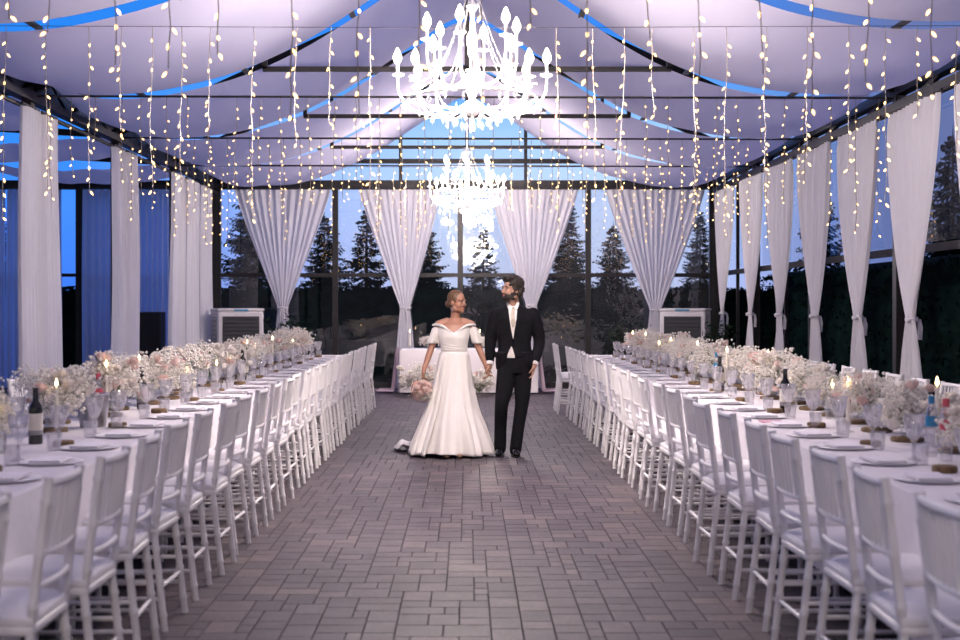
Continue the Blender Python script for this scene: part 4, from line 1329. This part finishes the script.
# ================================================================== CHANDELIERS
def chandelier(label, loc, rz=0, watts=CHANDELIER_W):
    """origin at the bottom of the body; 1.2 m wide, hung from the ridge by a chain"""
    r = empty('chandelier', label, 'chandelier', loc, rz, 'crystal chandeliers')
    lathe_o('column', [(0, .06), (.03, .07), (.075, .1), (.03, .14), (.022, .2), (.05, .27), (.06, .33), (.022, .4), (.018, .55), (.04, .62), (.045, .68), (.018, .74), (.015, .86), (.05, .92), (.02, .96), (0, .98)], M['white_metal'], r, 16, cap=False)
    arms = [(12, .58, .2, .5), (6, .36, .42, .76)]
    arm_i = 0
    for n, R, zb, zt in arms:
        for k in range(n):
            a = 2*PI*k/n + (.26 if n == 6 else 0)
            ca, sa = math.cos(a), math.sin(a)
            zz = zt - (.05 if (k % 2 and n == 12) else 0)
            rr = R * (.86 if (k % 2 and n == 12) else 1)
            pr = [(.03, zb-.02), (rr*.35, zb-.12), (rr*.75, zb-.1), (rr*.97, zb+.03), (rr, zz-.13)]
            pts = [(q*ca, q*sa, z) for q, z in pr]
            P = []
            for i in range(len(pts)-1):
                p0, p1, p2, p3 = pts[max(0, i-1)], pts[i], pts[i+1], pts[min(len(pts)-1, i+2)]
                for t in np.linspace(0, 1, 5)[:-1]:
                    P.append(tuple(.5*((2*p1[d]) + (-p0[d]+p2[d])*t + (2*p0[d]-5*p1[d]+4*p2[d]-p3[d])*t*t + (-p0[d]+3*p1[d]-3*p2[d]+p3[d])*t**3) for d in range(3)))
            P.append(pts[-1])
            arm = MB().tube(P, .009, 7).build('arm', M['white_metal'], r)
            lathe_o('drip_pan', [(0, zz-.135), (.045, zz-.12), (.05, zz-.11), (.012, zz-.12), (.012, zz-.03), (0, zz-.03)], M['white_metal'], arm, 14, c=(rr*ca, rr*sa, 0), cap=False)
            lathe_o('bulb', [(0, zz-.03), (.014, zz-.028), (.034, zz+.005), (.033, zz+.035), (.012, zz+.085), (0, zz+.1)], M['bulb'], arm, 10, c=(rr*ca, rr*sa, 0), cap=False)
    # crystal garlands from the crown to the arms and drops below
    drop = MB().octa((0, 0, 0), .017, .036).mesh('crystal_drop', M['crystal'])
    gn = 0
    for k in range(9):
        a = 2*PI*k/9
        g = MB()
        for i in range(13):
            f = i/12
            q = .05 + .45*f; z = .9 - .66*f + .1*(1-f)*f - .25*math.sin(PI*f)
            g.octa((q*math.cos(a), q*math.sin(a), z + .08), .01)
        g.tube([((.05+.45*f)*math.cos(a), (.05+.45*f)*math.sin(a), .98 - .66*f + .1*(1-f)*f - .25*math.sin(PI*f)) for f in np.linspace(0, 1, 10)], .003, 4)
        g.build('garland', M['crystal'], r, smooth=False)
    for n, R, z in ((24, .53, .16), (18, .36, .08), (12, .2, .03), (6, .09, .0)):
        for k in range(n):
            a = 2*PI*(k+.5)/n
            o = obj_of('crystal_drop', drop, (R*math.cos(a), R*math.sin(a), z - .02*(k % 2)), a, r)
    lathe_o('ring', [(.5, .19), (.515, .2), (.5, .21), (.485, .2), (.5, .19)], M['white_metal'], r, 40, cap=False)
    lathe_o('bottom_ball', [(0, -.06), (.02, -.05), (.03, -.02), (.02, .02), (.008, .05), (0, .06)], M['crystal'], r, 12, cap=False)
    MB().tube([(0, 0, .96), (0, 0, 5.7-loc[2])], .012, 8).build('hanging_rod', M['white_metal'], r)
    L = bpy.data.lights.new('chandelier_light', 'POINT')      # the bulbs' light, shared over six points among them
    L.energy = watts/6; L.color = (1, .86, .81); L.shadow_soft_size = .07
    for k in range(6):
        a = 2*PI*(k+.5)/6
        lo = bpy.data.objects.new('chandelier_light', L); C.objects.link(lo)
        lo.parent = r; lo.location = (.48*math.cos(a), .48*math.sin(a), .3)
    return r
chandelier('large lit crystal chandelier over the middle of the aisle, before the couple', (.04, 10.35, 2.9))
chandelier('added crystal chandelier over the entrance end, out of view, lighting the nearest chairs', (0, .1, 2.95), .1, CHANDELIER_W*.45)  # unseen chandelier, added to light the nearest chairs
chandelier('lit crystal chandelier hanging farther back near the rear wall', (0, 20.5, 2.93), .2, CHANDELIER_W*.8)

# ================================================================== FAIRY LIGHT CURTAINS
def bulb_at(m, p, d, l=.026, r=.0075):
    """one leaf-shaped bulb at p pointing along d"""
    p, d = Vector(p), Vector(d).normalized()
    x = d.orthogonal().normalized(); y = d.cross(x)
    V = [p]
    for f, q in ((.35, 1), (.7, .8)):
        for k in range(5):
            a = 2*PI*k/5
            V.append(p + d*l*f + x*math.cos(a)*r*q + y*math.sin(a)*r*q)
    V.append(p + d*l)
    F = [(0, 1+(k+1) % 5, 1+k) for k in range(5)] + [(1+k, 1+(k+1) % 5, 6+(k+1) % 5, 6+k) for k in range(5)] + [(6+k, 6+(k+1) % 5, 11) for k in range(5)]
    m.add(V, F)
bm_ = MB(); bulb_at(bm_, (0, 0, 0), (0, 0, -1), .043, .009)
bulb_me = bm_.mesh('bulb', M['fairy'])
rows_f = [(6.98, .3, 3.72, (.7, 1.25)), (10.44, .27, 3.69, (.6, 1.55)), (13.9, .25, 3.68, (.5, 1.5)), (17.34, .24, 3.67, (.5, 1.4)), (20.74, .24, 3.66, (.4, 1.2))]
for ri, (y, sp, zt, (l0, l1)) in enumerate(rows_f):
    r = empty('fairy_light_curtain', 'curtain of warm fairy light strands across the hall, %s' % ('nearest the viewer' if ri == 0 else 'farthest back, near the rear wall' if ri == 4 else '%s from the front' % ORD[ri]),
              'string lights', (0, y, 0), 0, 'fairy light curtains')
    MB().tube([(XL + .05, 0, zt), (0, 0, zt-.02), (XR - .05, 0, zt)], .0025, 5).build('cable', M['steel'], r)
    x = XL + .15; k = 0; nb_ = 0
    rest = MB()
    while x < XR - .1:
        if abs(x) < .68 and ri in (1, 4): x = .7
        L = l0 + (l1-l0)*H2(k, ri, 1)**.8
        P = []; n = int(L/.115) + 1
        ox = oy = 0
        for i in range(n+1):
            ox += (H2(k, i, ri)-.5)*.022; oy += (H2(k, i, ri+9)-.5)*.02
            ox *= .9; oy *= .9
            P.append((x+ox, oy, zt - .01 - L*i/n))
        s = MB().tube(P, .003, 4).build('light_strand', M['wire'], r)
        own = abs(x) < 3.2 and nb_ < 88 and k % (3 if ri < 2 else 4) == 0
        for i in range(1, n+1):
            a = H2(k, i, ri+3)*2*PI; p = Vector(P[i]) + Vector((math.cos(a)*.008, math.sin(a)*.008, (H2(i, ri, k)-.5)*.05))
            d = Vector((math.cos(a)*.9, math.sin(a)*.9, -.7-H2(i, k)*.8)).normalized()
            if own:
                o = obj_of('bulb', bulb_me, p, 0, s); nb_ += 1
                o.rotation_euler = Vector((0, 0, -1)).rotation_difference(d).to_euler()
                if ri > 1: o.scale = (.8,)*3
            else: bulb_at(rest, p, d, .043 if ri < 2 else .034, .009 if ri < 2 else .0078)
        x += sp*(.75 + .5*H2(k, ri, 8)); k += 1
    o = rest.build('bulb', M['fairy'], r); o['kind'] = 'stuff'

# ================================================================== TREES OUTSIDE
def conifer_mesh(h, rad, seed, dens=1.0):
    rnd = random.Random(seed); b = MB()
    z = .3
    while z < h:
        f = 1 - z/h
        R = rad*(f**.8) + .08
        nb = int((9 + 7*f)*dens)
        for k in range(nb):
            a = 2*PI*(k + rnd.random())/nb
            L = R*rnd.uniform(.55, 1.15); dr = rnd.uniform(.05, .6); zj = rnd.uniform(-.1, .1)
            ca, sa = math.cos(a), math.sin(a)
            ns = max(4, int(L/.1))
            for i in range(1, ns+1):
                t = i/ns
                p = Vector((ca*L*t, sa*L*t, z + zj + L*(-dr*t + .3*t*t)))
                w = .26*(1.08 - t)*min(1, L) + .05
                for s in (-1, 1):
                    dd = Vector((ca*.6 - s*sa, sa*.6 + s*ca, -.35 + rnd.uniform(-.45, .35)))
                    tip = p + dd*w*rnd.uniform(.7, 1.2)
                    sd = Vector((ca, sa, rnd.uniform(-.5, .5)))*.045
                    b.add([p - sd, p + sd, tip + sd*.3, tip - sd*.3 + Vector((0, 0, -.03))], [(0, 1, 2, 3)])
        z += (.13 + .06*f)*rnd.uniform(.7, 1.3)
    b.add([(-.03, 0, h-.3), (.03, 0, h-.3), (0, 0, h+.25)], [(0, 1, 2)])
    return b
tp = []
for i, (h, rad, d) in enumerate([(7.2, 1.7, 1.1), (6.0, 1.9, 1.0), (8.2, 1.9, 1.1), (5.2, 1.6, .9)]):
    r = empty('conifer', 'x', 'tree')
    o = conifer_mesh(h, rad, i+1, d).build('foliage', M['needle'], r, smooth=False); o['kind'] = 'stuff'
    MB().tube([(0, 0, 0), (0, 0, h*.95)], [.14, .02], 8).build('trunk', M['trunk'], r)
    tp.append(r)
spots = [(-4.6, 28.3, 0, .62, 'behind the left back corner post'), (-3.3, 30.8, 1, .62, 'behind the leftmost back curtain'), (-2.15, 28.5, 3, .7, 'behind the second post of the back wall'), (-1.0, 31.0, 1, .62, 'behind the bride, left of the middle post'),
         (.35, 28.6, 3, .62, 'between the bride and the groom, beyond the film'), (2.15, 28.4, 0, .54, 'behind the fourth post of the back wall'), (3.4, 31.0, 1, .58, 'behind the rightmost back curtain'),
         (5.0, 28.6, 2, .44, 'behind the right back corner post'), (-7.2, 31.0, 2, .5, 'beyond the annexe end wall, near its post'), (-10.6, 29.5, 0, .62, 'beyond the annexe end wall at its far left'),
         (7.6, 28.6, 3, .8, 'beyond the right back corner, behind the hedge'), (8.2, 22.5, 1, .75, 'outside the right side at the far end'), (8.4, 19.2, 3, .8, 'outside the right side, second from the far end'), (8.2, 16.0, 1, .55, 'outside the right side, third from the far end'), (8.4, 12.9, 3, .7, 'outside the right side, nearest the viewer')]
tu = [False]*4
for i, (x, y, v, sc, t) in enumerate(spots):
    lab = 'dark conifer ' + t
    if not tu[v]:
        tu[v] = True; r = tp[v]; r.location = (x, y, -.12); r.scale = (sc,)*3; r['label'] = lab; r['group'] = 'conifers round the hall'
    else: dup(tp[v], (x, y, -.12), i*1.1, lab, sc, 'conifers round the hall')
# clipped hedges under the trees
def hedge(label, x0, x1, y0, y1, h, seed):
    rnd = random.Random(seed); r = empty('hedge', label, 'hedge', ((x0+x1)/2, (y0+y1)/2, -.12), 0, 'dark hedges')
    wx, wy = x1-x0, y1-y0
    def fn(u, v):
        a = 2*PI*u
        q = .5*(1-.15*v)
        cx_, cy_ = math.cos(a), math.sin(a)
        p = 5
        rr = (abs(cx_)**p + abs(cy_)**p)**(-1/p)
        n = .12*mnoise.noise(Vector((cx_*rr*wx, cy_*rr*wy, v*h*2)))
        return (wx*q*cx_*rr + n, wy*q*cy_*rr + n, h*v)
    b = MB().grid(fn, 60, 8)
    b.grid(lambda u, v: ((u-.5)*wx*.88, (v-.5)*wy*.88, h*(1 + .05*math.sin(9*u*wx)) ), 20, 6)
    for k in range(6500):
        if rnd.random() < .6:
            s = rnd.choice((-1, 1))
            p = Vector((rnd.uniform(-.5, .5)*wx, s*wy*.47, rnd.uniform(0, h))) if wx > wy else Vector((s*wx*.47, rnd.uniform(-.5, .5)*wy, rnd.uniform(0, h)))
        else: p = Vector((rnd.uniform(-.5, .5)*wx, rnd.uniform(-.5, .5)*wy, h))
        d = Vector((rnd.gauss(0, 1), rnd.gauss(0, 1), rnd.gauss(0, 1)+.5)).normalized(); sd = d.orthogonal().normalized()
        l = rnd.uniform(.06, .11)
        b.add([p, p+d*l*.5+sd*l*.3, p+d*l, p+d*l*.5-sd*l*.3], [(0, 1, 2, 3)])
    o = b.build('foliage', M['hedge'], r, smooth=False); o['kind'] = 'stuff'
hedge('dark hedge beyond the back film wall', -9.5, 8.5, 25.7, 26.6, 1.9, 1)
hedge('dark hedge outside the right side of the hall', 5.5, 6.3, 9, 25.3, 2.1, 2)
